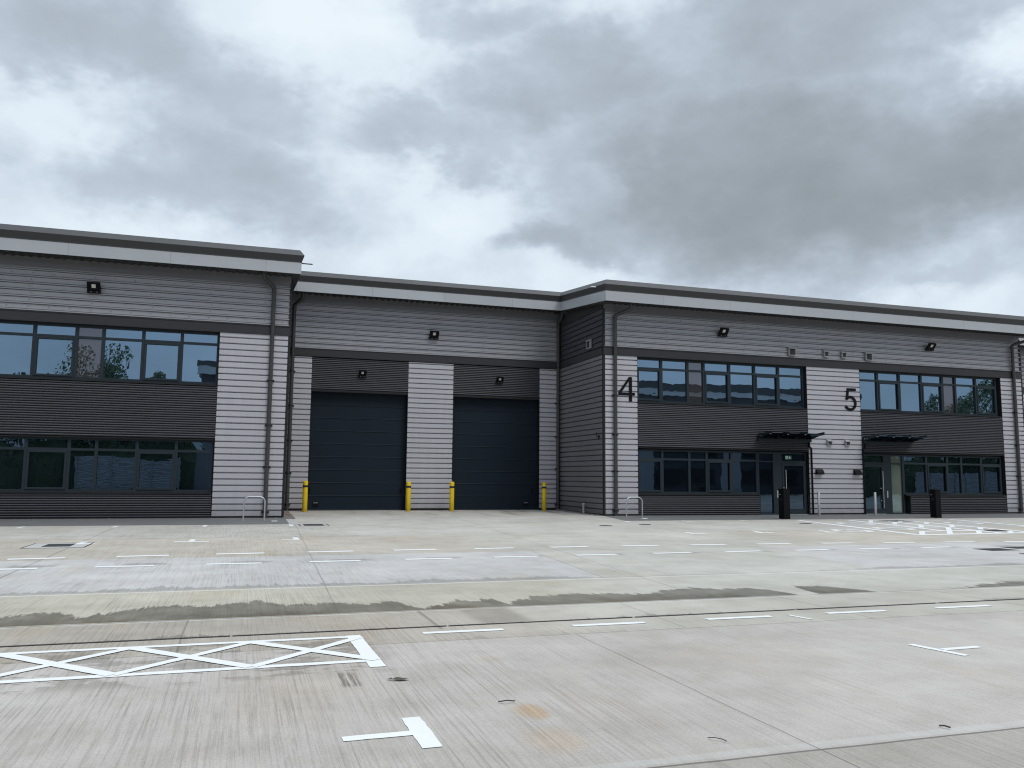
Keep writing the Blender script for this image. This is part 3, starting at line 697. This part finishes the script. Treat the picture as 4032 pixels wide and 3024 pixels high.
# --- entrance doors
def entrance(xd0,xd1,xp0,xp1,xs0,xs1,hx,letter,glass_side):
    yf0,yf1=.10,.22; zt=2.64
    b=MB(); b.box(min(xd0,xs0)-.0,max(xd1,xs1),yf0,yf1,zt-.07,zt)
    for a,c in ((xd0-.0,xd0+.05),(xd1-.05,xd1)): b.box(a,c,yf0,yf1,.03,zt-.07)
    b.box(xd0+.05,xd1-.05,yf0,yf1,2.19,2.28)
    fr=b.build('door_frame',M['frame'],B)
    b=MB(); b.quad((xd0+.05,.165,2.28),(xd1-.05,.165,2.28),(xd1-.05,.166,zt-.07),(xd0+.05,.166,zt-.07)); b.build('fanlight',M['glasslow'],fr,False)
    l0,l1=xd0+.06,xd1-.06; b=MB(); y0,y1=.085,.15
    b.bbox(l0,l0+.10,y0,y1,.05,2.18); b.bbox(l1-.10,l1,y0,y1,.05,2.18); b.bbox(l0+.09,l1-.09,y0+.001,y1,2.07,2.18); b.bbox(l0+.09,l1-.09,y0+.001,y1,.05,.27)
    lf=b.build('entrance_door',M['frame'],B)
    b=MB(); b.quad((l0+.1,.125,.27),(l1-.1,.126,.27),(l1-.1,.127,2.07),(l0+.1,.126,2.07)); b.build('door_glass',M['glasslow'],lf,False)
    b=MB(); b.tube([(hx,.03,.30),(hx,.03,1.90)],.016,12)
    for z in (.5,1.7): b.tube([(hx,.03,z),(hx,.09,z)],.01,8)
    b.build('pull_handle',M['steel'],lf)
    b=MB()
    for z in (1.15,.62): b.tube([(hx-.09,.088,z),(hx-.09,.070,z)],.024,12)
    b.build('lock',M['steel'],lf)
    b=MB(); b.box(l0,l1,-.02,.1,.032,.05); b.build('threshold',M['galv'],lf)
    b=MB(); b.bbox(xp0,xp1,.10,.20,.03,zt-.07,.008); pn=b.build('door_side_panel',M['frame'],B)
    b=MB(); b.bbox(letter-.035,letter+.035,.092,.10,.74,1.04,.003); b.build('letter_plate',M['ventgrey'],pn)
    b=MB()
    for a,c in ((xs0,xs0+.05),(xs1-.05,xs1)): b.box(a,c,yf0,yf1,.03,zt-.07)
    b.box(xs0+.05,xs1-.05,yf0,yf1,.03,.09); b.box(xs0+.05,xs1-.05,yf0+.002,yf1,2.21,2.26)
    sl=b.build('sidelight',M['frame'],B)
    b=MB(); b.quad((xs0+.05,.165,.09),(xs1-.05,.167,.09),(xs1-.05,.166,2.21),(xs0+.05,.165,2.21)); b.quad((xs0+.05,.165,2.26),(xs1-.05,.167,2.26),(xs1-.05,.166,zt-.07),(xs0+.05,.165,zt-.07))
    b.build('sidelight_glass',glass_side,sl,False)
entrance(21.66,22.93,21.33,21.66,20.545,21.33,21.86,21.47,M['glasslow'])
entrance(25.76,27.0,27.0,27.33,27.33,28.03,26.86,27.13,M['paleglass'])

# ------------------------------------------------------------------ things fixed to or standing by the building
def floodlight(scale=1):
    t=thing('floodlight','',"floodlight")
    a=RD(38); cs,sn=math.cos(a),math.sin(a)
    def T(u,v,w):       # u across, v up the face, w out of the face
        return (u*scale,(-.10-sn*v-cs*w)*scale,(-.12+cs*v-sn*w)*scale)
    def slab(b,u0,u1,v0,v1,w0,w1):
        b.add([T(u,v,w) for w in (w0,w1) for u,v in ((u0,v0),(u1,v0),(u1,v1),(u0,v1))],[(0,3,2,1),(4,5,6,7),(0,1,5,4),(1,2,6,5),(2,3,7,6),(3,0,4,7)])
    b=MB(); slab(b,-.19,.19,.0,.30,-.03,.02); slab(b,-.205,.205,-.012,.012,-.045,.03); slab(b,-.19,.19,.285,.31,-.03,.032); slab(b,-.20,-.18,0,.3,-.03,.032); slab(b,.18,.20,0,.3,-.03,.032)
    for k in range(7): slab(b,-.16+.05*k,-.145+.05*k,.02,.28,-.07,-.03)
    b.build('housing',M['black'],t)
    b=MB(); slab(b,-.06,.06,.12,.25,.02,.024); b.build('lens',M['led'],t)
    b=MB(); b.box(-.2*scale,.2*scale,-.14*scale,-.06*scale,-.20*scale,-.125*scale); b.box(-.06*scale,.06*scale,-.09*scale,.02,-.17*scale,-.09*scale); b.build('bracket',M['black'],t)
    for s in (-.08,.10):
        b=MB(); b.tube([((s)*scale,-.14*scale,-.165*scale),(s*scale,-.152*scale,-.165*scale)],.014*scale,8); b.build('bolt',M['ventgrey'],t)
    t['group']='floodlights on the front walls'
    return t
fl=floodlight(); fl.location=(-4.82,-.0,7.57); fl['label']='black floodlight on the left wing above the tree-reflecting windows'
dup(fl,(7.66,RY,7.53),'black floodlight high in the middle of the loading recess')
dup(fl,(18.85,0,7.57),'black floodlight high on the wall above the number 4 windows')
dup(fl,(29.65,0,7.57),'black floodlight high on the wall above the number 5 windows')
f2=floodlight(.80); f2.location=(4.67,RY,5.72); f2['label']='smaller black floodlight over the left loading door'
dup(f2,(10.63,RY,5.72),'smaller black floodlight over the right loading door')

def vent(w,h,label,loc,rz=0,src=None):
    t=thing('wall_vent',label,'vent',loc,rz,'louvred vents on the walls')
    b=MB(); d=.09
    b.box(-w/2,-w/2+.025,-d,.0,0,h); b.box(w/2-.025,w/2,-d,0,0,h); b.box(-w/2+.025,w/2-.025,-d,0,0,.03); b.build('frame',M['ventgrey'],t)
    b=MB(); b.add([(-w/2-.02,-d-.03,h-.05),(w/2+.02,-d-.03,h-.05),(w/2+.02,.0,h+.03),(-w/2-.02,0,h+.03),(-w/2-.02,-d-.03,h-.065),(w/2+.02,-d-.03,h-.065),(w/2+.02,0,h+.0),(-w/2-.02,0,h+.0)],[(0,1,2,3),(4,7,6,5),(0,4,5,1),(1,5,6,2),(2,6,7,3),(3,7,4,0)]); b.build('hood',M['ventgrey'],t)
    b=MB(); k=max(4,int(h/.055))
    for i in range(k):
        z=.035+(h-.09)*i/k; b.box(-w/2+.025,w/2-.025,-d+.004,-d+.03,z,z+.024)
    b.build('louvre',M['pipe'],t); 
    b=MB(); b.box(-w/2+.025,w/2-.025,-.03,.0,.03,h-.02); b.build('backing',M['black'],t)
    return t
vb=vent(.34,.36,'larger louvred vent, left end of the row above number 4',(22.25,-.03,6.76)); dup(vb,(26.25,-.03,6.76),'larger louvred vent, right end of the row above number 5')
vb2=dup(vb,(13.46,1.27,6.76),'louvred vent high on the grey side wall of the recess',RD(-90))
vs_=vent(.23,.28,'small louvred vent, second from left in the upper row',(24.0,-.03,6.80)); dup(vs_,(24.93,-.03,6.80),'small louvred vent, third from left in the upper row')
vm=vent(.23,.24,'small pale vent low between 4 and 5, nearer the left canopy',(24.02,-.03,2.96)); dup(vm,(24.95,-.03,2.96),'small pale vent low between 4 and 5, nearer the right canopy')

def wall_light(x,label):
    t=thing('wall_light',label,'wall light',(x,0,1.72),0,'bulkhead lights between the entrances')
    rings=[]
    for k in range(9):
        a=math.pi/2*k/8
        rings.append([(-.17,-.03-.17*math.sin(a),.22*math.cos(a)),(.17,-.03-.17*math.sin(a),.22*math.cos(a))])
    b=MB(); vs=[p for r in rings for p in r]; b.add(vs,[(2*i,2*i+1,2*i+3,2*i+2) for i in range(8)],True)
    for s in (0,1):
        b.add([rings[k][s] for k in range(9)]+[((-.17,.17)[s],-.03,0)],[tuple(range(10))])
    b.box(-.18,.18,-.03,.0,-.01,.235); b.build('hood',M['black'],t)
    b=MB(); b.box(-.15,.15,-.18,-.03,.0,.012); b.build('lens',M['led'],t)
    return t
wl=wall_light(23.45,'dark quarter round wall light beside the number 4 entrance'); dup(wl,(25.40,0,1.72),'dark quarter round wall light beside the number 5 entrance')

# numbers
def stroke(pts,w):           # closed outline of a polyline with flat ends (x,z)
    L=[];R_=[]
    for i,p in enumerate(pts):
        a=Vector(pts[max(0,i-1)]); c=Vector(pts[min(len(pts)-1,i+1)]); d=(c-a).normalized(); n_=Vector((-d.y,d.x))*w/2; p=Vector(p)
        L.append(p+n_); R_.append(p-n_)
    b=MB(); vs=[(v.x,v.y) for v in L+R_]; return L,R_
def ribbon(b,pts,w,y0,y1):
    L,R_=stroke(pts,w)
    for i in range(len(pts)-1):
        b.prism([(L[i].x,L[i].y),(R_[i].x,R_[i].y),(R_[i+1].x,R_[i+1].y),(L[i+1].x,L[i+1].y)],y0,y1)
b=MB(); y0,y1=-.075,-.034
b.prism([(14.57,4.51),(14.695,4.51),(14.695,5.49),(14.57,5.49)],y0,y1)
b.prism([(14.11,4.755),(14.82,4.755),(14.82,4.865),(14.11,4.865)],y0-.002,y1)
b.prism([(14.11,4.866),(14.235,4.866),(14.569,5.34),(14.569,5.489)],y0-.001,y1)
tag(b.build('unit_number',M['black']),'large black numeral 4 on the narrow silver panel','sign')
b=MB(); ribbon(b,[(25.03,5.425),(25.50,5.425)],.115,y0,y1)
ribbon(b,[(25.075,5.38),(25.02,4.98)],.115,y0-.001,y1)
arc=[]; cx,cz,rx,rz=25.185,4.825,.275,.275
for k in range(19):
    a=RD(142-k*(142+152)/18); arc.append((cx+rx*math.cos(a),cz+rz*math.sin(a)))
ribbon(b,arc,.115,y0-.002,y1)
tag(b.build('unit_number',M['black']),'large black numeral 5 on the silver panel between windows','sign')

# exit sign hung in the fanlight of number 4
t=thing('exit_sign','green emergency exit sign with running figure over the number 4 door','sign',(22.08,.155,2.34))
b=MB(); b.box(-.16,.16,-.004,.004,.0,.16); b.build('plate',M['green'],t)
b=MB(); b.box(-.13,-.02,-.0065,-.0045,.02,.14); b.build('pictogram',M['white'],t)
b=MB()
for q in ([(-.085,.128),(-.065,.128),(-.065,.108),(-.085,.108)],[(-.1,.1),(-.06,.104),(-.055,.07),(-.085,.065)],[(-.085,.066),(-.07,.066),(-.1,.03),(-.115,.03)],[(-.072,.066),(-.058,.07),(-.035,.035),(-.05,.03)]): b.prism(q,-.0085,-.007)
b.build('figure',M['green'],t)
b=MB(); b.prism([(.05,.03),(.09,.03),(.09,.08),(.12,.08),(.07,.135),(.02,.08),(.05,.08)],-.0065,-.0045); b.build('arrow',M['white'],t)

# downpipes
def pipe(x,y,ztop,out,label,zb=None,square=False,r=.073,brk=(4.7,3.15,1.72,.2)):
    zb=gz(y) if zb is None else zb
    t=thing('downpipe',label,'drainpipe',(x,y,zb),0,'grey rainwater pipes')
    H=ztop-zb
    b=MB(); b.tube([(0,0,0),(0,0,H-.06),(out[0]*.06,out[1]*.06,H),(out[0]*.95,out[1]*.95,H+out[2]*.8),(out[0],out[1],H+out[2]*.95),(out[0],out[1],H+out[2]+.22)],r,16); b.build('pipe',M['pipe'],t)
    b=MB()
    for z in (H*.33,H*.66,H-.15): b.tube([(0,0,z-.05),(0,0,z+.05)],r*1.09,16)
    b.build('coupling',M['pipe'],t)
    for z in brk:
        q=MB(); q.box(-r-.055,r+.055,.02,.06,z-.03,z+.03); q.tube([(0,0,z-.02),(0,0,z+.02)],r*1.12,16); q.box(-r-.05,-r-.02,.05,.13,z-.02,z+.02); q.box(r+.02,r+.05,.05,.13,z-.02,z+.02); q.build('bracket',M['trim'],t)
    return t
pipe(.875,-.12,8.02,(-.36,-.55,.22),'grey downpipe on the left wing beside the bicycle stand')
pipe(13.95,-.12,7.93,(.42,-.55,.22),'grey downpipe left of the large number 4')
pipe(34.53,-.12,7.92,(.42,-.55,.22),'grey downpipe at the far right end of number 5')
pipe(1.84,RY-.14,8.42,(.28,-.5,.22),'dark downpipe in the left corner of the loading recess',brk=(5.6,4.2,2.8,1.5,.25))
pipe(13.36,RY-.14,8.42,(-.02,-.5,.22),'grey downpipe in the right corner of the loading recess',brk=(6.3,4.7,3.2,1.8,.25))

# entrance canopies
def canopy(x,label,pipe_side):
    t=thing('entrance_canopy',label,'canopy',(x,0,3.08),0,'glass canopies over the entrances')
    W=2.58
    for k in range(4):
        xx=.02+k*(W-.04)/3
        b=MB(); b.add([(xx-.012+s,y,z) for s in (0,.024) for y,z in ((0,.07),(0,.29),(-.98,.385),(-1.03,.375),(-1.03,.315))],[(0,1,2,3,4),(9,8,7,6,5),(0,5,6,1),(1,6,7,2),(2,7,8,3),(3,8,9,4),(4,9,5,0)]); a=b.build('arm',M['frame'],t)
    b=MB(); b.add([(-.03,-.02,.15),(W+.03,-.02,.15),(W+.03,-1.0,.285),(-.03,-1.0,.285),(-.03,-.02,.164),(W+.03,-.02,.164),(W+.03,-1.0,.299),(-.03,-1.0,.299)],[(0,3,2,1),(4,5,6,7),(0,1,5,4),(1,2,6,5),(2,3,7,6),(3,0,4,7)]); b.build('glass_sheet',M['glasslow'],t)
    b=MB(); b.box(-.0,W,-.13,-.0,.0,.045); b.box(-.0,W,-.145,-.13,.0,.11); b.box(-.02,0,-.145,0,.0,.11); b.box(W,W+.02,-.145,0,.0,.11); b.build('gutter',M['frame'],t)
    for k in range(4):
        xx=.02+k*(W-.04)/3
        b=MB()
        for dy,dz in ((-.16,.20),(-.30,.20),(-.90,.27)):
            for s in (-.022,.022): b.tube([(xx+s*.5,dy,dz),(xx+s*1.5,dy,dz)],.026,8)
        for dy in (-.25,-.85): b.tube([(xx+.03,dy,.13+.1378*(-dy)),(xx+.03,dy,.19+.1378*(-dy))],.032,10)
        b.build('bolt',M['steel'],t)
    b=MB(); px=W+.045 if pipe_side>0 else -.045
    b.tube([(W-.06 if pipe_side>0 else .06,-.08,.01),(W-.06 if pipe_side>0 else .06,-.08,-.18),(px,-.08,-.28),(px,-.08,-3.05)],.037,12); b.build('rainwater_pipe',M['black'],t)
    return t
canopy(20.46,'dark glass canopy with bolts over the number 4 entrance',1)
canopy(25.80,'dark glass canopy with bolts over the number 5 entrance',-1)

# yellow bollards
t=thing('bollard','yellow bollard with black band at the left edge of the left door','bollard',(2.48,3.95,gz(3.95)),0,'yellow bollards guarding the loading doors')
b=MB(); b.tube([(0,0,-.05),(0,0,1.17),(0,0,1.195),(0,0,1.205)],[.098,.098,.092,.07],24); b.build('post',M['yellow'],t)
b=MB(); b.tube([(0,0,.955),(0,0,1.035)],.1005,24); b.build('band',M['bandblack'],t)
b=MB(); b.tube([(.045*math.cos(math.pi*k/8),0,1.195+.05*math.sin(math.pi*k/8)) for k in range(9)],.009,8); b.build('lifting_loop',M['yellow'],t)
dup(t,(6.58,3.95,gz(3.95)),'yellow bollard with black band at the right edge of the left door',.7)
dup(t,(8.40,3.95,gz(3.95)),'yellow bollard with black band at the left edge of the right door',.1)
dup(t,(12.47,3.95,gz(3.95)),'yellow bollard with black band at the right edge of the right door',.4)

# bicycle stands
def hoop(x,y,label,rz):
    b=MB(); pts=[(-.325,0,-.05),(-.325,0,.58)]
    for k in range(1,9): a=math.pi-math.pi/2*k/8; pts.append((-.155+.17*math.cos(a),0,.58+.17*math.sin(a)))
    for k in range(0,9): a=math.pi/2-math.pi/2*k/8; pts.append((.155+.17*math.cos(a),0,.58+.17*math.sin(a)))
    pts.append((.325,0,-.05)); b.tube(pts,.0245,14)
    for s in (-.325,.325): b.tube([(s,0,.0),(s,0,.008)],.05,14)
    o=b.build('bicycle_stand',M['galv']); o.location=(x,y,gz(y)+.005); o.rotation_euler=(0,0,rz); tag(o,label,'bike stand','steel hoops on the paving')
hoop(.495,-1.5,'galvanised steel hoop stand beside the left wing downpipe',0); hoop(14.13,-1.35,'galvanised steel hoop stand in front of number 4',0)
for x,y,l in ((1.12,-2.0,'small white tile in the paving beside the left hoop stand'),(14.2,-2.0,'small white tile in the paving by the number 4 hoop stand')):
    b=MB(); b.bbox(-.09,.09,-.1,.1,-.01,.012,.003); o=b.build('marker_tile',M['white']); o.location=(x,y,gz(y)+.005); tag(o,l,'tile')

# black service pedestals
def pedestal(x,y,label):
    t=thing('service_pedestal',label,'pedestal',(x,y,gz(y)),RD(4),'black pedestals in front of the entrances')
    b=MB(); b.bbox(-.145,.145,-.15,.15,-.02,1.12,.008); b.build('body',M['pedestal'],t)
    b=MB(); b.bbox(-.155,.155,-.16,.16,1.12,1.14,.006); b.build('cap',M['pedestal'],t)
    b=MB(); b.bbox(-.152,-.146,-.06,.06,.70,.78,.002); b.build('slot',M['trim'],t)
    b=MB(); b.box(-.1515,-.1465,.02,.09,.915,.935); b.build('label_strip',M['ventgrey'],t)
    return t
p=pedestal(19.72,-2.75,'black rectangular pedestal standing before the number 4 entrance'); dup(p,(26.98,-2.7,gz(-2.7)),'black rectangular pedestal standing before the number 5 windows')
# stainless bollards
def steelpost(x,y,label):
    b=MB(); b.tube([(0,0,-.02),(0,0,.965),(0,0,.975)],[.05,.05,.045],20); o=b.build('steel_bollard',M['steel']); o.location=(x,y,gz(y)); tag(o,label,'bollard','stainless posts at the entrances')
steelpost(22.58,-1.1,'slim stainless steel post right of the number 4 entrance'); steelpost(25.40,-1.1,'slim stainless steel post in front of the number 5 door')
# standpipe and hooked bracket on the side wall
b=MB(); b.tube([(0,0,-.02),(0,0,.34)],.042,14); b.tube([(0,0,.34),(0,0,.43)],.05,14); b.tube([(0,0,.40),(-.0,-.09,.40)],.028,10); o=b.build('standpipe',M['plastic']); o.location=(13.33,1.65,gz(1.65)); tag(o,'short pale standpipe with tap head beside the grey side wall','pipe')
b=MB(); b.tube([(0,0,0),(-.10,0,.02),(-.14,-.02,.10),(-.12,-.04,.15)],.014,8); b.bbox(-.02,.02,-.05,.05,-.06,.06,.004); b.tube([(-.12,-.04,.15),(-.12,-.09,.12)],.03,10); o=b.build('wall_bracket',M['black']); o.location=(13.45,.36,3.1); tag(o,'small black hooked fitting near the corner of the side wall','bracket')

# ------------------------------------------------------------------ across the yard, behind the viewer (seen in the glass)
OB=thing('industrial_building','matching grey unit across the yard, seen only reflected in the windows','building',(0,-46,0))
def oc(name,mat,*a):
    b=MB(); b.box(*a); return b.build(name,mat,OB)
x0,x1=-3.4,64
oc('wall',M['anth'],x0,x1,-16,0,0,10.5)
oc('fascia',M['fascia'],x0-.3,x1+.3,.6,.8,9.95,10.5); oc('coping',M['coping'],x0-.4,x1+.4,-16,.85,10.51,11.2); oc('soffit',M['soffit'],x0-.3,x1+.3,.003,.6,10.0,10.49)
xx=x0; k=0
while xx<x1-3:
    oc('silver_panel',M['silver'],xx,xx+2.2,.003,.06,.1,6.3); 
    f=oc('window',M['frame'],xx+2.3,xx+9.5,.003,.04,4.5,6.3); b=MB(); b.box(xx+2.4,xx+9.4,.041,.05,4.6,6.2); b.build('pane',M['black'],f)
    f=oc('window',M['frame'],xx+2.3,xx+9.5,.003,.04,.9,2.6); b=MB(); b.box(xx+2.4,xx+9.4,.041,.05,1.0,2.5); b.build('pane',M['black'],f)
    xx+=10.2
def tree(x,y,h,r,label,n=2600,seed=1):
    rnd=random.Random(seed); t=thing('tree',label,'tree',(x,y,0),0,'trees across the yard')
    b=MB(); b.tube([(0,0,0),(.1,0,h*.25),(0,.1,h*.5),(.1,.1,h*.8)],[h*.022,h*.018,h*.012,h*.004],8); tips=[]
    for k in range(11):
        a=rnd.uniform(0,6.28); z=h*rnd.uniform(.22,.7); L=r*rnd.uniform(.5,1.0); e=(math.cos(a)*L,math.sin(a)*L,min(h*.97,z+L*rnd.uniform(.3,.9)))
        b.tube([(0,0,z),(e[0]*.5,e[1]*.5,z+(e[2]-z)*.6),e],[h*.009,h*.006,h*.002],6); tips.append(e)
    b.build('trunk',M['bark'],t)
    c=MB(); cl=[]
    for e in tips: cl+= [(e,r*rnd.uniform(.22,.42)) for _ in (0,)]
    for _ in range(16):
        a=rnd.uniform(0,6.28); rr=r*math.sqrt(rnd.random())*.85; cl.append(((math.cos(a)*rr,math.sin(a)*rr,h*rnd.uniform(.3,.95)),r*rnd.uniform(.2,.38)))
    for i in range(n*3):
        (cx,cy,cz),cr=rnd.choice(cl); v=Vector((rnd.gauss(0,1),rnd.gauss(0,1),rnd.gauss(0,1))).normalized()*cr*rnd.random()**.4
        p=Vector((cx,cy,cz))+v; s=rnd.uniform(.08,.17); d=Vector((rnd.gauss(0,1),rnd.gauss(0,1),rnd.gauss(0,1))).normalized(); u=d.orthogonal().normalized()*s; w=d.cross(u).normalized()*s*.55
        c.add([p-u,p+w,p+u,p-w],[(0,1,2,3)])
    c.build('crown',M['leaf'],t,False)
tree(-11.2,-45,11.6,3.4,'bushy tree seen in the left wing upper windows',2600,3)
tree(-7.8,-47,10.2,2.2,'slim tree beside the bushy one',1300,5)
tree(-16.5,-46,9.6,3.0,'lower tree at the left of the reflected row',1800,6)
tree(-23,-47,9.0,4.0,'broad low tree further left in the row',2200,8)
tree(75.5,-44,11.4,3.3,'tree seen in the middle of the number 5 windows',2600,11)
tree(82,-45,13.2,4.4,'tall tree seen at the right of the number 5 windows',3200,12)
tree(90,-46,12.6,4.2,'far right tree beyond the yard',2400,13)
hg=MB(); rnd=random.Random(4)
for x0,x1 in ((-48,-3.1),(57,104)):       # solid dark heart of the hedge, then the leaves over it
    nxh=int((x1-x0)/.5); top=[]
    for a in range(nxh+1):
        xx=x0+(x1-x0)*a/nxh; hh=4.3+.5*math.sin(xx*.9)+.3*math.sin(xx*2.3)+rnd.uniform(-.15,.15)
        top.append([(xx,-42+.35*math.sin(xx*1.7),0),(xx,-41.9+.3*math.sin(xx*1.3),hh*.6),(xx,-42.3,hh),(xx,-44,hh*.95)])
    hg.loft(top,False,False)
    for i in range(int((x1-x0)*110)):
        p=Vector((rnd.uniform(x0,x1),-41.85+rnd.uniform(-.5,.3),rnd.uniform(0,5.0))); s_=rnd.uniform(.08,.18); d=Vector((rnd.gauss(0,1),rnd.gauss(0,1),rnd.gauss(0,1))).normalized(); u=d.orthogonal().normalized()*s_; w=d.cross(u).normalized()*s_*.6
        hg.add([p-u,p+w,p+u,p-w],[(0,1,2,3)])
tag(hg.build('hedge',M['leaf'],None,False),'dense dark hedge closing the far side of the yard','hedge',kind='stuff')
def hoarding(x0,x1,h,label):
    t=thing('hoarding',label,'hoarding',(x0,-40.6,0),0,'site hoardings across the yard')
    L=x1-x0; k=int(L/2.4)
    b=MB(); pts=[]; n_=int(h/.09)
    for i in range(n_+1): pts.append((.15+h*i/n_,.02*(i%2)))
    b.add([(0,d,z) for z,d in pts]+[(L,d,z) for z,d in pts],[(i,i+1,i+n_+2,i+n_+1) for i in range(n_)]); b.build('sheet_panel',M['silver'],t,False)
    for i in range(k+1):
        b=MB(); b.box(i*L/k-.05,i*L/k+.05,.03,.1,0,h+.2); b.build('post',M['galv'],t)
hoarding(-11.8,-4.2,2.55,'pale sheet hoarding reflected in the left wing ground floor windows'); hoarding(67,84,2.4,'pale sheet hoarding reflected in the number 5 ground floor windows')

# ------------------------------------------------------------------ light
SUN_EL,SUN_AZ=52.,150.       # degrees; azimuth measured from +y towards +x (behind the viewer, to the right)
d=Vector((math.sin(RD(SUN_AZ))*math.cos(RD(SUN_EL)),math.cos(RD(SUN_AZ))*math.cos(RD(SUN_EL)),math.sin(RD(SUN_EL))))
sl=bpy.data.lights.new('sun','SUN'); sl.energy=1.5; sl.angle=RD(24); sl.color=(1,.96,.90)
so=bpy.data.objects.new('sun',sl); COL.objects.link(so); so.rotation_euler=d.to_track_quat('Z','Y').to_euler(); so.location=d*60

w=bpy.data.worlds.new('World'); SC.world=w; w.use_nodes=True; t=w.node_tree; t.nodes.clear(); n=N(t)
out=n.new('ShaderNodeOutputWorld'); bg=n.new('ShaderNodeBackground'); n.l.new(bg.outputs[0],out.inputs[0])
sky=n.new('ShaderNodeTexSky'); sky.sky_type='NISHITA'; sky.sun_disc=False; sky.sun_elevation=RD(SUN_EL); sky.sun_rotation=RD(SUN_AZ)
dirv=n.new('ShaderNodeTexCoord').outputs['Generated']; x,y,z=n.sep(dirv)
az=n.m('MULTIPLY',n.m('ARCTAN2',x,y),57.2958); el=n.m('MULTIPLY',n.m('ARCSINE',z),57.2958)
nv=n.comb(x,y,n.m('MULTIPLY',z,1.55))
fa=n.noise(nv,4.2,7,.56,.15); fb=n.noise(n.vm('ADD',nv,(3.1,1.7,5.2)),11,6,.60,.2)
wc=n.noise(nv,5.5,5,.6,0,'3D',1); wx,wy,wz=n.sep(wc)
azw=n.m('ADD',az,n.m('MULTIPLY_ADD',wx,17,-8.5)); elw=n.m('ADD',el,n.m('MULTIPLY_ADD',wy,11,-5.5))
cv=n.comb(azw,elw,0)
BL=[(32.5,20.2,8.6,4.4,1.0),(42.5,18.4,9.0,4.2,1.0),(51.5,17.6,5,3.2,.85),(20.5,26.4,5.5,2.3,.66),(13.2,22.8,4.6,1.5,.46),(39.5,27.8,9.0,2.4,.6),(31.6,25.2,8.0,2.6,.55),(-9.5,25.6,8.2,2.1,.52),(-1.0,23.2,5.6,1.8,.42),(-2.8,18.6,8,1.9,.5),(21.9,16.2,2.7,1.3,.66),(30.6,15.5,3.6,1.7,.7),(38.5,15.0,5.5,1.5,.6),(47.5,12.8,4,1.2,.45),(14.1,30.2,4.5,1.5,.4)]
den=None
for a,e,ra,re,am in BL:
    q=n.vm('MULTIPLY',n.vm('SUBTRACT',cv,(a,e,0)),(1/(ra*1.15),1/(re*1.2),0)); d2=n.vm('DOT_PRODUCT',q,q)
    gq=n.m('MULTIPLY',n.m('POWER',2.71828,n.m('MULTIPLY',n.m('POWER',d2,1.5),-.7)),am)
    den=gq if den is None else n.m('MAXIMUM',n.m('MULTIPLY_ADD',n.m('MINIMUM',gq,den),.3,gq),n.m('MULTIPLY_ADD',n.m('MINIMUM',gq,den),.3,den))
for a,e,ra,re,am in ((46.5,14.2,5,1.4,.38),(50,24.6,3,1.8,.45),(25.3,20.6,1.7,1.7,.4),(5,28,5.5,2.6,.3),(12,18.6,6.5,2.4,.25),(-12,22,4,1.6,.2)):
    q=n.vm('MULTIPLY',n.vm('SUBTRACT',cv,(a,e,0)),(1/ra,1/re,0)); d2=n.vm('DOT_PRODUCT',q,q)
    den=n.m('SUBTRACT',den,n.m('MULTIPLY',n.m('POWER',2.71828,n.m('MULTIPLY',d2,-.8)),am))
# elsewhere in the sky the cloud is plain broken overcast
away=n.ss(n.m('ABSOLUTE',n.m('SUBTRACT',az,18)),40,62)
den=n.m('ADD',den,n.m('MULTIPLY',away,.40))
tex=n.m('ADD',n.m('MULTIPLY_ADD',fa,.95,-.475),n.m('MULTIPLY_ADD',fb,.50,-.25))
den=n.m('ADD',den,tex)
cl=n.ramp(n.m('MULTIPLY_ADD',den,.62,.215,clamp=True),[(0,(.82,.905,.965)),(.16,(.74,.83,.905)),(.28,(.63,.715,.805)),(.38,(.525,.60,.69)),(.52,(.455,.515,.595)),(.70,(.375,.43,.485)),(.9,(.312,.355,.388)),(1,(.285,.322,.35))])
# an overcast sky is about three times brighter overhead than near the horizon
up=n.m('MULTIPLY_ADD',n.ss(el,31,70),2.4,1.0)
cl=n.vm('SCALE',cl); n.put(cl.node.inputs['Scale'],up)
skyc=n.vm('SCALE',sky.outputs[0]); skyc.node.inputs['Scale'].default_value=1
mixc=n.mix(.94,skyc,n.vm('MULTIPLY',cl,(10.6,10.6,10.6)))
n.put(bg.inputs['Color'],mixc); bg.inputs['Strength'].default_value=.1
w.cycles.sampling_method='MANUAL'; w.cycles.sample_map_resolution=512

# ------------------------------------------------------------------ camera
yaw,pitch,roll=RD(17.9187),RD(6.4608),RD(.5069)
f=Vector((math.sin(yaw)*math.cos(pitch),math.cos(yaw)*math.cos(pitch),math.sin(pitch))); r=Vector((math.cos(yaw),-math.sin(yaw),0)); u=r.cross(f)
r2=r*math.cos(roll)+u*math.sin(roll); u2=-r*math.sin(roll)+u*math.cos(roll)
cam=bpy.data.cameras.new('camera'); co=bpy.data.objects.new('camera',cam); COL.objects.link(co)
cam.sensor_width=36; cam.lens=36*3286.43/4032; cam.clip_start=.1; cam.clip_end=3000
mt=Matrix((( r2.x,u2.x,-f.x,0),(r2.y,u2.y,-f.y,-30),(r2.z,u2.z,-f.z,1.435),(0,0,0,1))); co.matrix_world=mt
SC.camera=co
SC.cycles.filter_width=1.15
SC.view_settings.view_transform='Standard'; SC.view_settings.look='None'; SC.view_settings.exposure=0; SC.view_settings.gamma=1
